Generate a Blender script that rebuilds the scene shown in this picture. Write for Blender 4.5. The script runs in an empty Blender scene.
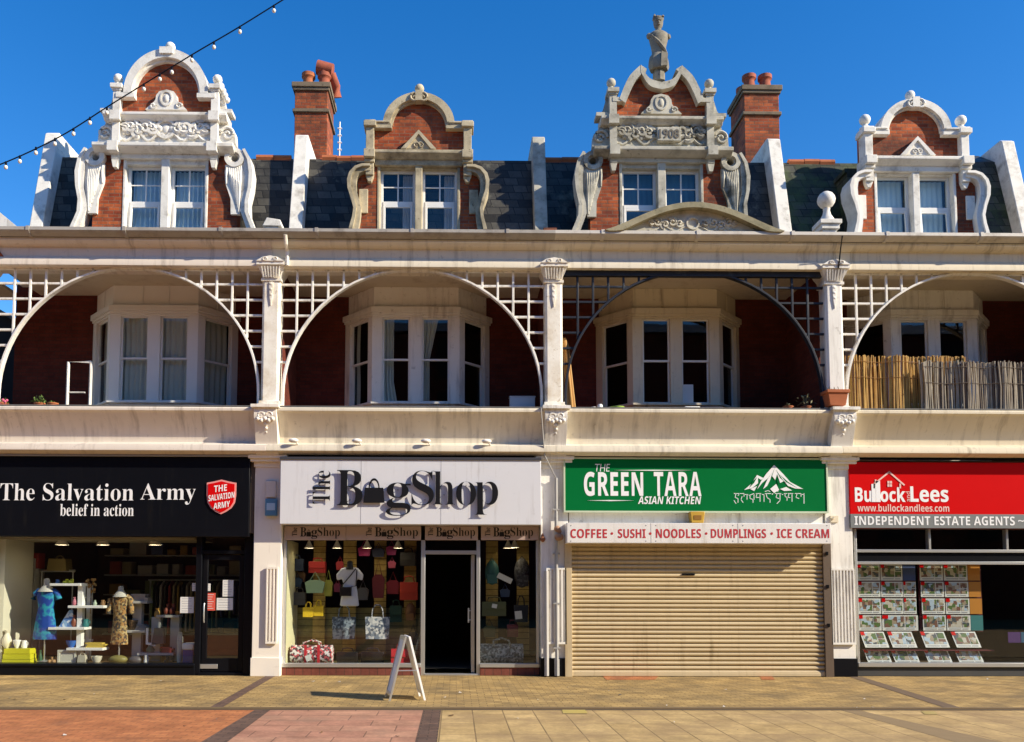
import bpy, bmesh, math, random
from mathutils import Vector, Matrix
random.seed(7)
R = math.radians
SC = bpy.context.scene
COL = SC.collection
# ------------------------------------------------------------------ camera
F, PPX, PPY, IW, IH = 880.0, 465.6, 526.2, 1024, 742
CAM = Vector((-1.8043, -16.0, 1.6)); PITCH, YAW, ROLL = .0694, .0115, .0022
cy, sy, cp, sp = math.cos(YAW), math.sin(YAW), math.cos(PITCH), math.sin(PITCH)
FW = Vector((sy*cp, cy*cp, sp)); r0 = Vector((cy, -sy, 0)); u0 = r0.cross(FW)
RT = r0*math.cos(ROLL) + u0*math.sin(ROLL); UP = u0*math.cos(ROLL) - r0*math.sin(ROLL)
cd = bpy.data.cameras.new('camera'); cam = bpy.data.objects.new('camera', cd); COL.objects.link(cam)
cam.matrix_world = Matrix(((RT.x, UP.x, -FW.x, CAM.x), (RT.y, UP.y, -FW.y, CAM.y), (RT.z, UP.z, -FW.z, CAM.z), (0, 0, 0, 1)))
cd.sensor_width = 36; cd.lens = F/IW*36; cd.shift_x = (IW/2-PPX)/IW; cd.shift_y = (PPY-IH/2)/IW
cd.clip_start = .1; cd.clip_end = 3000
SC.camera = cam
# ------------------------------------------------------------------ sky and sun
SUN = Vector((1.6, -.68, 1.02)).normalized()
w = bpy.data.worlds.new('World'); SC.world = w; w.use_nodes = True
nt = w.node_tree; nt.nodes.clear()
sk = nt.nodes.new('ShaderNodeTexSky'); sk.sky_type = 'NISHITA'; sk.sun_disc = False
sk.sun_elevation = math.asin(SUN.z); sk.sun_rotation = math.atan2(SUN.x, SUN.y)
sk.altitude = 0; sk.air_density = 1.0; sk.dust_density = .15; sk.ozone_density = 2.5
hs = nt.nodes.new('ShaderNodeHueSaturation'); hs.inputs['Saturation'].default_value = 1.40; hs.inputs['Value'].default_value = 1.0; hs.inputs['Hue'].default_value = .508
bg = nt.nodes.new('ShaderNodeBackground'); bg.inputs[1].default_value = .14
wo = nt.nodes.new('ShaderNodeOutputWorld')
nt.links.new(sk.outputs[0], hs.inputs['Color']); nt.links.new(hs.outputs[0], bg.inputs[0]); nt.links.new(bg.outputs[0], wo.inputs[0])
sl = bpy.data.lights.new('sun', 'SUN'); sl.energy = 5.0; sl.angle = R(.5); sl.color = (1, .89, .70)
so = bpy.data.objects.new('sun', sl); COL.objects.link(so); so.rotation_euler = (-SUN).to_track_quat('-Z', 'Y').to_euler()
SC.view_settings.view_transform = 'Standard'; SC.view_settings.look = 'None'
SC.view_settings.exposure = 0.6; SC.view_settings.gamma = 1
SC.cycles.max_bounces = 8; SC.cycles.transparent_max_bounces = 12; SC.cycles.use_denoising = True

def at(px, py, Y):            # the point on the upright plane at depth Y that a line of sight meets
    d = FW*F + RT*(px-PPX) + UP*(PPY-py)
    t = (Y-CAM.y)/d.y
    return CAM.x+d.x*t, CAM.z+d.z*t
def gr(px, py, z=0.0):        # the point on the ground
    d = FW*F + RT*(px-PPX) + UP*(PPY-py); t = (z-CAM.z)/d.z
    return CAM.x+d.x*t, CAM.y+d.y*t
P = 5.2154
def zr(py, Y=0, px=553): return at(px, py, Y)[1]
# ------------------------------------------------------------------ materials
class NT:
    def __init__(s, name):
        s.m = bpy.data.materials.new(name); s.m.use_nodes = True; s.t = s.m.node_tree; s.n = s.t.nodes
        s.b = s.n['Principled BSDF']
    def new(s, k, **kw):
        a = s.n.new(k)
        for q, v in kw.items():
            if q.startswith('i_'): a.inputs[q[2:].replace('_', ' ')].default_value = v
            else: setattr(a, q, v)
        return a
    def L(s, a, b): s.t.links.new(a, b)
    def pos(s, sx=1, sy=1, sz=1):
        g = s.new('ShaderNodeNewGeometry'); mp = s.new('ShaderNodeMapping'); mp.inputs['Scale'].default_value = (sx, sy, sz)
        s.L(g.outputs['Position'], mp.inputs[0]); return mp.outputs[0]
    def noise(s, vec, scale, det=4, rough=.6):
        n = s.new('ShaderNodeTexNoise'); n.inputs['Scale'].default_value = scale; n.inputs['Detail'].default_value = det; n.inputs['Roughness'].default_value = rough
        s.L(vec, n.inputs['Vector']); return n.outputs[0]
    def ramp(s, fac, a, b, ca=(0, 0, 0, 1), cb=(1, 1, 1, 1)):
        r = s.new('ShaderNodeValToRGB'); r.color_ramp.elements[0].position = a; r.color_ramp.elements[1].position = b
        r.color_ramp.elements[0].color = ca; r.color_ramp.elements[1].color = cb; s.L(fac, r.inputs[0]); return r.outputs[0]
    def mix(s, fac, a, b, typ='MIX'):
        m = s.new('ShaderNodeMix', data_type='RGBA', blend_type=typ)
        for v, i in ((fac, 0), (a, 6), (b, 7)):
            if hasattr(v, 'links') or hasattr(v, 'is_linked'): s.L(v, m.inputs[i])
            elif i == 0: m.inputs[0].default_value = v
            else: m.inputs[i].default_value = (*v[:3], 1)
        return m.outputs[2]
    def bump(s, h, st=.3, d=.01):
        b = s.new('ShaderNodeBump'); b.inputs['Strength'].default_value = st; b.inputs['Distance'].default_value = d
        s.L(h, b.inputs['Height']); s.L(b.outputs[0], s.b.inputs['Normal'])
    def done(s, col, rough=.7, metal=0, spec=.4):
        if hasattr(col, 'is_linked'): s.L(col, s.b.inputs['Base Color'])
        else: s.b.inputs['Base Color'].default_value = (*col, 1)
        s.b.inputs['Roughness'].default_value = rough; s.b.inputs['Metallic'].default_value = metal
        s.b.inputs['Specular IOR Level'].default_value = spec
        return s.m
def sc3(c, k): return tuple(min(1, x*k) for x in c)
def M(name, col, rough=.7, var=.12, scale=2.5, bump=.15, metal=0, spec=.35, dirt=None, amt=.5, streak=True, fine=60):
    s = NT(name); p = s.pos()
    c = s.mix(s.noise(p, scale, 5), sc3(col, 1-var), sc3(col, 1+var))
    if dirt:
        q = s.pos(5, .8, .5) if streak else p
        f = s.ramp(s.noise(q, 1.6 if streak else 3.5, 6, .65), .62-.2*amt, .80-.1*amt)
        f2 = s.ramp(s.noise(p, 1.1, 4), .35, .65)
        mm = s.new('ShaderNodeMath', operation='MULTIPLY'); s.L(f, mm.inputs[0]); s.L(f2, mm.inputs[1])
        c = s.mix(mm.outputs[0], c, dirt)
        g = s.ramp(s.noise(p, 9, 6, .7), .60, .72)
        m2 = s.new('ShaderNodeMath', operation='MULTIPLY'); s.L(g, m2.inputs[0]); m2.inputs[1].default_value = amt*.7
        c = s.mix(m2.outputs[0], c, sc3(dirt, .8))
    if bump: s.bump(s.noise(p, fine, 3), bump, .006)
    return s.done(c, rough, metal, spec)
def brick(name, c1, c2, mort, bw=.225, bh=.075, ms=.008, flat=False, rough=.85, bstr=.5, dirt=None, off=.5, bias=0, damt=.5):
    s = NT(name); g = s.new('ShaderNodeNewGeometry'); x = s.new('ShaderNodeSeparateXYZ'); s.L(g.outputs['Position'], x.inputs[0])
    cb = s.new('ShaderNodeCombineXYZ')
    if flat: s.L(x.outputs[0], cb.inputs[0]); s.L(x.outputs[1], cb.inputs[1])
    else:
        ad = s.new('ShaderNodeMath', operation='ADD'); s.L(x.outputs[0], ad.inputs[0]); s.L(x.outputs[1], ad.inputs[1])
        s.L(ad.outputs[0], cb.inputs[0]); s.L(x.outputs[2], cb.inputs[1])
    b = s.new('ShaderNodeTexBrick'); s.L(cb.outputs[0], b.inputs['Vector'])
    b.inputs['Color1'].default_value = (*c1, 1); b.inputs['Color2'].default_value = (*c2, 1); b.inputs['Mortar'].default_value = (*mort, 1)
    b.inputs['Scale'].default_value = 1; b.inputs['Mortar Size'].default_value = ms; b.inputs['Mortar Smooth'].default_value = .25
    b.inputs['Brick Width'].default_value = bw; b.inputs['Row Height'].default_value = bh; b.inputs['Bias'].default_value = bias; b.offset = off
    p = s.pos(); n = s.noise(p, 3, 5); v = s.ramp(n, .3, .7, (.72, .72, .72, 1), (1.18, 1.18, 1.18, 1))
    c = s.mix(1.0, b.outputs['Color'], v, 'MULTIPLY')
    n2 = s.ramp(s.noise(p, 22, 4), .3, .7, (.85, .85, .85, 1), (1.1, 1.1, 1.1, 1)); c = s.mix(1.0, c, n2, 'MULTIPLY')
    if dirt:
        f = s.ramp(s.noise(p, 1.3, 6, .7), .66-.25*damt, .8-.1*damt); c = s.mix(f, c, dirt)
    inv = s.new('ShaderNodeMath', operation='SUBTRACT'); inv.inputs[0].default_value = 1; s.L(b.outputs['Fac'], inv.inputs[1])
    ad2 = s.new('ShaderNodeMath', operation='ADD'); s.L(inv.outputs[0], ad2.inputs[0])
    m3 = s.new('ShaderNodeMath', operation='MULTIPLY'); s.L(s.noise(p, 50, 3), m3.inputs[0]); m3.inputs[1].default_value = .5; s.L(m3.outputs[0], ad2.inputs[1])
    s.bump(ad2.outputs[0], bstr, .008)
    return s.done(c, rough, 0, .25)
def glass(name, tint=(.9, .95, .95), ior=.07):
    s = NT(name); s.n.remove(s.b); o = s.n['Material Output']
    tr = s.new('ShaderNodeBsdfTransparent'); tr.inputs[0].default_value = (*tint, 1)
    gl = s.new('ShaderNodeBsdfGlossy'); gl.inputs['Roughness'].default_value = .015
    lw = s.new('ShaderNodeLayerWeight'); lw.inputs[0].default_value = .5
    pw = s.new('ShaderNodeMath', operation='POWER'); s.L(lw.outputs['Facing'], pw.inputs[0]); pw.inputs[1].default_value = 5
    fr = s.new('ShaderNodeMath', operation='MULTIPLY_ADD'); s.L(pw.outputs[0], fr.inputs[0]); fr.inputs[1].default_value = 1-ior; fr.inputs[2].default_value = ior
    bp = s.new('ShaderNodeBump'); bp.inputs['Strength'].default_value = .02; bp.inputs['Distance'].default_value = .02
    s.L(s.noise(s.pos(), 1.7, 2), bp.inputs['Height']); s.L(bp.outputs[0], gl.inputs['Normal'])
    mx = s.new('ShaderNodeMixShader'); s.L(fr.outputs[0], mx.inputs[0]); s.L(tr.outputs[0], mx.inputs[1]); s.L(gl.outputs[0], mx.inputs[2]); s.L(mx.outputs[0], o.inputs[0])
    return s.m
def pattern(name, cols, scale=20, kind='vor', rough=.7):
    s = NT(name); p = s.pos(); 
    if kind == 'vor':
        v = s.new('ShaderNodeTexVoronoi'); v.inputs['Scale'].default_value = scale; s.L(p, v.inputs['Vector'])
        x = s.new('ShaderNodeSeparateColor'); s.L(v.outputs['Color'], x.inputs[0]); f = x.outputs[0]
    else: f = s.noise(p, scale, 3)
    r = s.new('ShaderNodeValToRGB'); r.color_ramp.interpolation = 'CONSTANT' if kind == 'vor' else 'LINEAR'
    e = r.color_ramp.elements; lo, hi = (0, 1) if kind == 'vor' else (.35, .65)
    e[0].position = lo; e[0].color = (*cols[0], 1); e[1].position = lo+(hi-lo)/len(cols); e[1].color = (*cols[1], 1)
    for i, c in enumerate(cols[2:]):
        q = e.new(lo+(hi-lo)*(i+2)/len(cols)); q.color = (*c, 1)
    s.L(f, r.inputs[0]); return s.done(r.outputs[0], rough)
def photo_mat(name):        # a small printed picture of a house: sky, building and lawn, its own on every card
    s = NT(name); oi = s.new('ShaderNodeObjectInfo'); tc = s.new('ShaderNodeTexCoord')
    ad = s.new('ShaderNodeVectorMath', operation='ADD'); s.L(tc.outputs['Object'], ad.inputs[0])
    cb = s.new('ShaderNodeCombineXYZ'); ml = s.new('ShaderNodeMath', operation='MULTIPLY'); s.L(oi.outputs['Random'], ml.inputs[0]); ml.inputs[1].default_value = 90
    s.L(ml.outputs[0], cb.inputs[1]); s.L(cb.outputs[0], ad.inputs[1])
    v = s.new('ShaderNodeTexVoronoi'); v.inputs['Scale'].default_value = 15; v.distance = 'CHEBYCHEV'; s.L(ad.outputs[0], v.inputs['Vector'])
    x = s.new('ShaderNodeSeparateColor'); s.L(v.outputs['Color'], x.inputs[0])
    r = s.new('ShaderNodeValToRGB'); r.color_ramp.interpolation = 'CONSTANT'; e = r.color_ramp.elements
    e[0].color = (.10, .16, .05, 1); e[1].position = .2; e[1].color = (.35, .28, .2, 1)
    for q, c in ((.38, (.55, .5, .42)), (.52, (.2, .1, .07)), (.66, (.42, .52, .62)), (.84, (.08, .09, .1))):
        k = e.new(q); k.color = (*c, 1)
    s.L(x.outputs[0], r.inputs[0]); return s.done(r.outputs[0], .35)

m_white = M('white_paint', (.82, .79, .73), .55, .07, dirt=(.26, .22, .17), amt=.7)
m_white2 = M('white_paint_clean', (.80, .79, .76), .45, .04, bump=.05)
m_flaky = M('flaking_white_paint', (.86, .82, .73), .6, .08, dirt=(.46, .33, .17), amt=1.15, streak=False, bump=.35, fine=25)
m_cream = M('cream_paint', (.72, .63, .47), .6, .08, dirt=(.25, .19, .12), amt=.5)
m_pinky = M('pinkish_cream_paint', (.71, .63, .54), .6, .09, dirt=(.28, .23, .19), amt=.55)
m_buff = M('buff_paint', (.73, .66, .53), .6, .10, dirt=(.27, .23, .18), amt=.6)
m_ceil = M('ceiling_boards', (.60, .53, .42), .7, .08, dirt=(.35, .27, .18), amt=.5, streak=False)
m_stone = M('weathered_stone', (.55, .52, .43), .85, .2, dirt=(.09, .08, .055), amt=1.35, streak=False, bump=.5, fine=30)
m_stoneY = M('cream_stone', (.54, .46, .31), .85, .15, dirt=(.10, .08, .05), amt=1.3, streak=False, bump=.4, fine=30)
m_stoneW = M('whitewashed_stone', (.80, .77, .70), .75, .08, dirt=(.22, .18, .13), amt=.8, streak=False, bump=.35, fine=30)
m_stoneG = M('grey_cream_stone', (.60, .56, .46), .85, .12, dirt=(.14, .12, .08), amt=.9, streak=False, bump=.4, fine=30)
m_moss = M('mossy_coping', (.36, .32, .21), .9, .25, 6, dirt=(.055, .055, .025), amt=1.4, streak=False, bump=.6, fine=25)
m_lead = M('grey_lead', (.17, .165, .16), .6, .15, dirt=(.07, .065, .06), amt=.6)
m_gutter = M('gutter_paint', (.36, .33, .29), .55, .1, dirt=(.12, .10, .08), amt=.7, streak=False)
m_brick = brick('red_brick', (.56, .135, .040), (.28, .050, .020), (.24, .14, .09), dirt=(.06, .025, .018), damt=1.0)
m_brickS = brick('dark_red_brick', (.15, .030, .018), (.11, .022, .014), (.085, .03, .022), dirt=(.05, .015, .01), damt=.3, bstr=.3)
m_brickC = brick('chimney_brick', (.58, .14, .042), (.28, .052, .022), (.20, .12, .08), dirt=(.06, .03, .02), damt=1.0)
m_slate = brick('roof_slates', (.025, .024, .022), (.10, .095, .082), (.02, .02, .022), .30, .19, .010, rough=.5, bstr=.9, dirt=(.24, .23, .17), damt=.35)
m_slateG = brick('mossy_slates', (.022, .025, .019), (.085, .085, .066), (.012, .013, .012), .30, .19, .010, rough=.6, bstr=.9, dirt=(.07, .11, .03), damt=.8)
m_terra = M('terracotta', (.42, .13, .05), .8, .2, 5, dirt=(.08, .04, .03), amt=.5, streak=False)
m_terraR = M('red_clay', (.36, .095, .05), .8, .25, 5, dirt=(.07, .035, .03), amt=.7, streak=False)
m_black = M('black_paint', (.005, .0055, .008), .35, .2, bump=.02, spec=.15, dirt=(.015, .014, .013), amt=.3)
m_ironk = M('blue_black_paint', (.014, .017, .028), .5, .2, bump=.1, dirt=(.10, .12, .13), amt=.3, streak=False)
m_alu = M('brushed_aluminium', (.55, .55, .54), .35, .06, metal=.7, bump=.03)
m_plastic = M('white_plastic', (.80, .80, .80), .35, .02, bump=0)
m_sheet = M('white_sheet', (.75, .76, .80), .8, .05, bump=.1, fine=12)
m_glass = glass('window_glass'); m_shopglass = glass('shop_glass', (.92, .96, .95))
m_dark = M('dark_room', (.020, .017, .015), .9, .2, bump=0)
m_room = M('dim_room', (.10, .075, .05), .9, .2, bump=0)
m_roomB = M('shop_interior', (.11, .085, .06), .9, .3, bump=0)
m_curtain = M('net_curtain', (.56, .57, .50), .9, .08, bump=.2, fine=8)
m_blue = M('blue_curtain', (.50, .68, .84), .9, .12, 6, bump=.2, fine=8)
m_blind = M('pale_blue_blind', (.60, .78, .88), .8, .06, bump=.05)
m_wood = M('floor_boards', (.22, .13, .06), .6, .2)
m_slat = brick('yellow_slatwall', (.50, .36, .12), (.46, .33, .11), (.16, .11, .04), 8, .12, .008, bstr=.3)
m_slatG = brick('olive_slatwall', (.27, .24, .10), (.25, .22, .09), (.10, .09, .04), 8, .12, .008, bstr=.3)
m_shut = M('beige_shutter_metal', (.55, .44, .27), .5, .10, 1.5, bump=.03, spec=.5, dirt=(.30, .22, .12), amt=.5)
m_brown = M('brown_metal', (.12, .085, .06), .5, .15)
m_riser = brick('red_tile_riser', (.20, .06, .04), (.17, .05, .035), (.08, .04, .03), .15, .15, .006)
def flatc(name, c, rough=.45, spec=.4): return M(name, c, rough, .05, bump=0, spec=spec)
m_lilac = M('lilac_white_panel', (.66, .66, .69), .35, .03, bump=0, dirt=(.45, .43, .43), amt=.3)
m_lilacS = flatc('lilac_white_return', (.45, .46, .52)); m_tan = flatc('dusky_pink_panel', (.42, .32, .29))
m_ink = flatc('black_lettering', (.012, .012, .014), .3); m_tw = flatc('white_lettering', (.85, .85, .85)); m_pinkw = flatc('pale_pink_lettering', (.82, .55, .50))
m_green = flatc('green_panel', (.002, .15, .036), .3, .15); m_gtrim = flatc('pale_green_trim', (.55, .62, .45))
m_red = flatc('red_panel', (.62, .003, .004), .35, .12); m_grey = flatc('grey_panel', (.19, .20, .20)); m_crim = flatc('crimson_lettering', (.48, .03, .04))
m_wpan = M('white_panel', (.76, .73, .70), .4, .04, bump=0, dirt=(.42, .36, .28), amt=.4)
m_photo = photo_mat('house_photograph'); m_paper = flatc('white_card', (.72, .71, .68)); m_orange = flatc('orange_card', (.55, .22, .03))
m_teal = flatc('teal_card', (.05, .20, .20)); m_bluep = flatc('blue_card', (.05, .08, .22))
# ------------------------------------------------------------------ mesh builder
class MB:
    def __init__(s): s.v = []; s.f = []; s.mi = []; s.cur = 0; s.marks = []
    def mat(s, i): s.cur = i; return s
    def add(s, vs, fs):
        b = len(s.v); s.marks.append((b, len(s.f))); s.v += [tuple(p) for p in vs]
        for f in fs: s.f.append([b+i for i in f]); s.mi.append(s.cur)
        return s
    def box(s, x0, x1, y0, y1, z0, z1):
        return s.add([(x0, y0, z0), (x1, y0, z0), (x1, y1, z0), (x0, y1, z0), (x0, y0, z1), (x1, y0, z1), (x1, y1, z1), (x0, y1, z1)],
                     [(0, 3, 2, 1), (4, 5, 6, 7), (0, 1, 5, 4), (1, 2, 6, 5), (2, 3, 7, 6), (3, 0, 4, 7)])
    def prism(s, pts, y0, y1):         # outline in x,z pushed along y
        n = len(pts); vs = [(x, y0, z) for x, z in pts] + [(x, y1, z) for x, z in pts]
        return s.add(vs, [tuple(range(n)), tuple(range(2*n-1, n-1, -1))] + [(i, i+n, (i+1) % n+n, (i+1) % n) for i in range(n)])
    def yz(s, pts, x0, x1):            # profile in y,z pushed along x
        n = len(pts); vs = [(x0, y, z) for y, z in pts] + [(x1, y, z) for y, z in pts]
        return s.add(vs, [tuple(range(n)), tuple(range(2*n-1, n-1, -1))] + [(i, i+n, (i+1) % n+n, (i+1) % n) for i in range(n)])
    def xy(s, pts, z0, z1):
        n = len(pts); vs = [(x, y, z0) for x, y in pts] + [(x, y, z1) for x, y in pts]
        return s.add(vs, [tuple(range(n)), tuple(range(2*n-1, n-1, -1))] + [(i, i+n, (i+1) % n+n, (i+1) % n) for i in range(n)])
    def strip(s, A, B, y0, y1):        # band between two x,z polylines, y0 front, y1 back
        n = len(A); vs = []
        for (a, b) in zip(A, B): vs += [(a[0], y0, a[1]), (b[0], y0, b[1]), (b[0], y1, b[1]), (a[0], y1, a[1])]
        fs = [(0, 1, 2, 3), (4*n-1, 4*n-2, 4*n-3, 4*n-4)]
        for i in range(n-1):
            for k in range(4): fs.append((4*i+k, 4*i+4+k, 4*i+4+(k+1) % 4, 4*i+(k+1) % 4))
        return s.add(vs, fs)
    def ring(s, cx, cz, ro, ri, a0, a1, y0, y1, n=28, ky=1.0):
        A = []; B = []
        for i in range(n+1):
            a = R(a0+(a1-a0)*i/n); A.append((cx+ro*math.cos(a), cz+ro*ky*math.sin(a))); B.append((cx+ri*math.cos(a), cz+ri*ky*math.sin(a)))
        return s.strip(A, B, y0, y1)
    def tube(s, pts, r, n=6, caps=True):
        pts = [Vector(p) for p in pts]; rs = r if isinstance(r, (list, tuple)) else [r]*len(pts); vs = []
        for i, p in enumerate(pts):
            d = (pts[min(i+1, len(pts)-1)]-pts[max(i-1, 0)]).normalized()
            a = d.cross(Vector((0, 0, 1)) if abs(d.z) < .9 else Vector((1, 0, 0))).normalized(); b = d.cross(a)
            for k in range(n):
                t = 2*math.pi*k/n; vs.append(p+(a*math.cos(t)+b*math.sin(t))*rs[i])
        fs = [(i*n+k, i*n+(k+1) % n, (i+1)*n+(k+1) % n, (i+1)*n+k) for i in range(len(pts)-1) for k in range(n)]
        if caps: fs += [tuple(range(n-1, -1, -1)), tuple((len(pts)-1)*n+k for k in range(n))]
        return s.add(vs, fs)
    def lathe(s, x, y, prof, n=16, z=0, sx=1, sy=1):
        vs = []
        for r, h in prof:
            for k in range(n): t = 2*math.pi*k/n; vs.append((x+sx*r*math.cos(t), y+sy*r*math.sin(t), z+h))
        m = len(prof); fs = [(i*n+k, i*n+(k+1) % n, (i+1)*n+(k+1) % n, (i+1)*n+k) for i in range(m-1) for k in range(n)]
        fs += [tuple(range(n-1, -1, -1)), tuple((m-1)*n+k for k in range(n))]
        return s.add(vs, fs)
    def ball(s, x, y, z, r, n=14, sx=1, sy=1, sz=1):
        return s.lathe(x, y, [(max(r*math.sin(math.pi*i/8), .0005), -r*sz*math.cos(math.pi*i/8)) for i in range(9)], n, z, sx, sy)
    def spiral(s, x, y, z, r, turns=1.4, a0=0, sg=1, t=.02, dy=0):
        pts = []
        for i in range(22):
            q = i/21; a = a0+sg*q*turns*2*math.pi; k = r*(1-q*.85); pts.append((x+k*math.cos(a), y-dy*q, z+k*math.sin(a)))
        return s.tube(pts, [t*(1-.4*i/21) for i in range(22)], 5)
    def halves(s, name, mats, parent, cuts, bev=0):      # one part per side of the cut lines (x)
        outs = [MB() for _ in range(len(cuts)+1)]
        for (a, b, f0, f1) in s.pieces():
            xm = sum(v[0] for v in s.v[a:b])/(b-a); k = sum(xm > c for c in cuts); o = outs[k]; n = len(o.v)
            o.v += s.v[a:b]; o.f += [[i-a+n for i in f] for f in s.f[f0:f1]]; o.mi += s.mi[f0:f1]
        return [o.build(name, mats, parent, bev) for o in outs if o.v]
    def pieces(s):
        ms = s.marks+[(len(s.v), len(s.f))]
        return [(ms[i][0], ms[i+1][0], ms[i][1], ms[i+1][1]) for i in range(len(ms)-1)]
    def build(s, name, mats, parent=None, bev=0, smooth=True):
        org = ORG.get(parent.name, Vector()) if parent else Vector()
        me = bpy.data.meshes.new(name); me.from_pydata([Vector(v)-org for v in s.v], [], s.f)
        if not isinstance(mats, (list, tuple)): mats = [mats]
        for m in mats: me.materials.append(m)
        me.polygons.foreach_set('material_index', s.mi)
        bm = bmesh.new(); bm.from_mesh(me); bmesh.ops.recalc_face_normals(bm, faces=bm.faces); bm.to_mesh(me); bm.free()
        if smooth: me.shade_smooth(); me.set_sharp_from_angle(angle=R(38))
        o = bpy.data.objects.new(name, me); COL.objects.link(o)
        if parent: o.parent = parent; ORG[o.name] = org
        if bev:
            b = o.modifiers.new('bevel', 'BEVEL'); b.width = bev; b.segments = 2; b.limit_method = 'ANGLE'; b.angle_limit = R(40)
        return o
ORG = {}
def thing(name, label, cat, loc=(0, 0, 0), group=None):
    o = bpy.data.objects.new(name, None); COL.objects.link(o); o.location = loc; o.empty_display_size = .2
    o['label'] = label; o['category'] = cat; ORG[o.name] = Vector(loc)
    if group: o['group'] = group
    return o
def tag(o, label, cat, group=None):
    o['label'] = label; o['category'] = cat
    if group: o['group'] = group
    return o
def solo(name, mb, mats, label, cat, loc, group=None, bev=0):   # a thing that is one mesh, origin at loc
    o = mb.build(name, mats, None, bev); me = o.data; L = Vector(loc)
    me.transform(Matrix.Translation(-L)); o.location = L; ORG[o.name] = L
    return tag(o, label, cat, group)
def structure(name, mb, m):
    o = mb.build(name, m); o['kind'] = 'structure'; return o
FACES = {}
def letters(name, body, x0, x1, z0, z1, Y, m, parent, depth=.006, bold=0.0, shear=0, rot=0, spacing=1.0, tilt=0, gap=0):
    c = bpy.data.curves.new('lettering', 'FONT'); c.body = body; c.extrude = .01; c.offset = bold; c.resolution_u = 4; c.shear = shear; c.space_character = spacing
    t = bpy.data.objects.new('tmp', c); COL.objects.link(t); bpy.context.view_layer.update()
    me = bpy.data.meshes.new_from_object(t.evaluated_get(bpy.context.evaluated_depsgraph_get()))
    bpy.data.objects.remove(t); bpy.data.curves.remove(c)
    if rot:
        for v in me.vertices: v.co.x, v.co.y = -v.co.y, v.co.x
    xs = [v.co.x for v in me.vertices]; ys = [v.co.y for v in me.vertices]; zs = [v.co.z for v in me.vertices]
    a, b, cc, d, e, f = min(xs), max(xs), min(ys), max(ys), min(zs), max(zs)
    org = ORG.get(parent.name, Vector())
    for v in me.vertices:
        u = (v.co.x-a)/(b-a); h = (v.co.y-cc)/(d-cc); q = (v.co.z-e)/(f-e)
        v.co = Vector((x0+(x1-x0)*u, Y-gap-depth*q, z0+(z1-z0)*h+tilt*(u-.5)))-org
    bm = bmesh.new(); bm.from_mesh(me); bmesh.ops.recalc_face_normals(bm, faces=bm.faces); bm.to_mesh(me); bm.free()
    me.materials.clear(); me.materials.append(m)
    o = bpy.data.objects.new(name, me); COL.objects.link(o); o.parent = parent; ORG[o.name] = org; return o
def pxbox(px0, py0, px1, py1, Y):     # x0,x1,z0,z1
    a = at(px0, py1, Y); b = at(px1, py0, Y); return a[0], b[0], a[1], b[1]
def sans(t):
    return ''.join(chr(0x1D5D4+ord(c)-65) if 'A' <= c <= 'Z' else chr(0x1D5EE+ord(c)-97) if 'a' <= c <= 'z' else c for c in t)
def boldserif(t):
    return ''.join(chr(0x1D400+ord(c)-65) if 'A' <= c <= 'Z' else chr(0x1D41A+ord(c)-97) if 'a' <= c <= 'z' else c for c in t)

# ------------------------------------------------------------------ ground
def sheet(name, pts, z, m, th=.0):
    b = MB(); b.add([(x, y, z) for x, y in pts], [tuple(range(len(pts)))]); return structure(name, b, m)
def groundmat(name, c1, c2, mort, bw, bh, ms, rot=0, dirt=None, damt=.4, off=.5):
    return brick(name, c1, c2, mort, bw, bh, ms, flat=True, rough=.85, bstr=.35, dirt=dirt, damt=damt, off=off)
m_yel = groundmat('yellow_paviors', (.52, .35, .135), (.38, .25, .092), (.16, .105, .045), .21, .105, .006, dirt=(.17, .12, .06), damt=.95)
m_redp = groundmat('red_paviors', (.52, .20, .075), (.43, .155, .06), (.26, .11, .05), .21, .105, .006, dirt=(.20, .09, .05), damt=.5)
m_pink = groundmat('pink_slabs', (.50, .265, .165), (.43, .21, .135), (.22, .12, .08), .62, .40, .008, dirt=(.30, .18, .12), damt=.5, off=.5)
m_ylab = groundmat('yellow_slabs', (.54, .375, .165), (.47, .32, .135), (.22, .15, .07), .395, .78, .009, dirt=(.30, .20, .10), damt=.9, off=0)
m_band = groundmat('brown_setts', (.17, .10, .07), (.13, .08, .06), (.08, .055, .04), .20, .10, .006, dirt=(.07, .05, .04))
m_kerb = M('worn_kerb', (.19, .13, .07), .9, .2, 5)
m_gnd = M('asphalt', (.06, .055, .05), .9, .2)
YK = gr(553, 708)[1]
sheet('ground', [(-1500, -1500), (1500, -1500), (1500, 1500), (-1500, 1500)], -.02, m_gnd)
sheet('pavement', [(-40, YK), (40, YK), (40, 6), (-40, 6)], 0, m_yel)
structure('kerb', MB().box(-40, 40, YK-.06, YK+.01, -.03, .012), m_kerb)
structure('drain_channel', MB().add([(-40, YK-.16, -.004), (40, YK-.16, -.004), (40, YK-.05, -.004), (-40, YK-.05, -.004)], [(0, 1, 2, 3)]), M('channel_dirt', (.10, .07, .04), .9, .2, 6))
def edge(p, q, Y): # ground x at depth Y on the line through two sighted ground points
    a, b = gr(*p), gr(*q); t = (Y-a[1])/(b[1]-a[1]); return a[0]+(b[0]-a[0])*t
YR = YK-.05; YB = -13
def strip_(name, l, r, m, z):
    L = (edge(*l, YR), edge(*l, YB)) if isinstance(l[0], tuple) else l
    Q = (edge(*r, YR), edge(*r, YB)) if isinstance(r[0], tuple) else r
    sheet(name, [(L[1], YB), (Q[1], YB), (Q[0], YR), (L[0], YR)], z, m)
eA = ((252, 711), (200, 742)); eA2 = ((268, 711), (226, 742)); eB = ((423, 711), (415, 742)); eB2 = ((441, 711), (437, 742))
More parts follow.
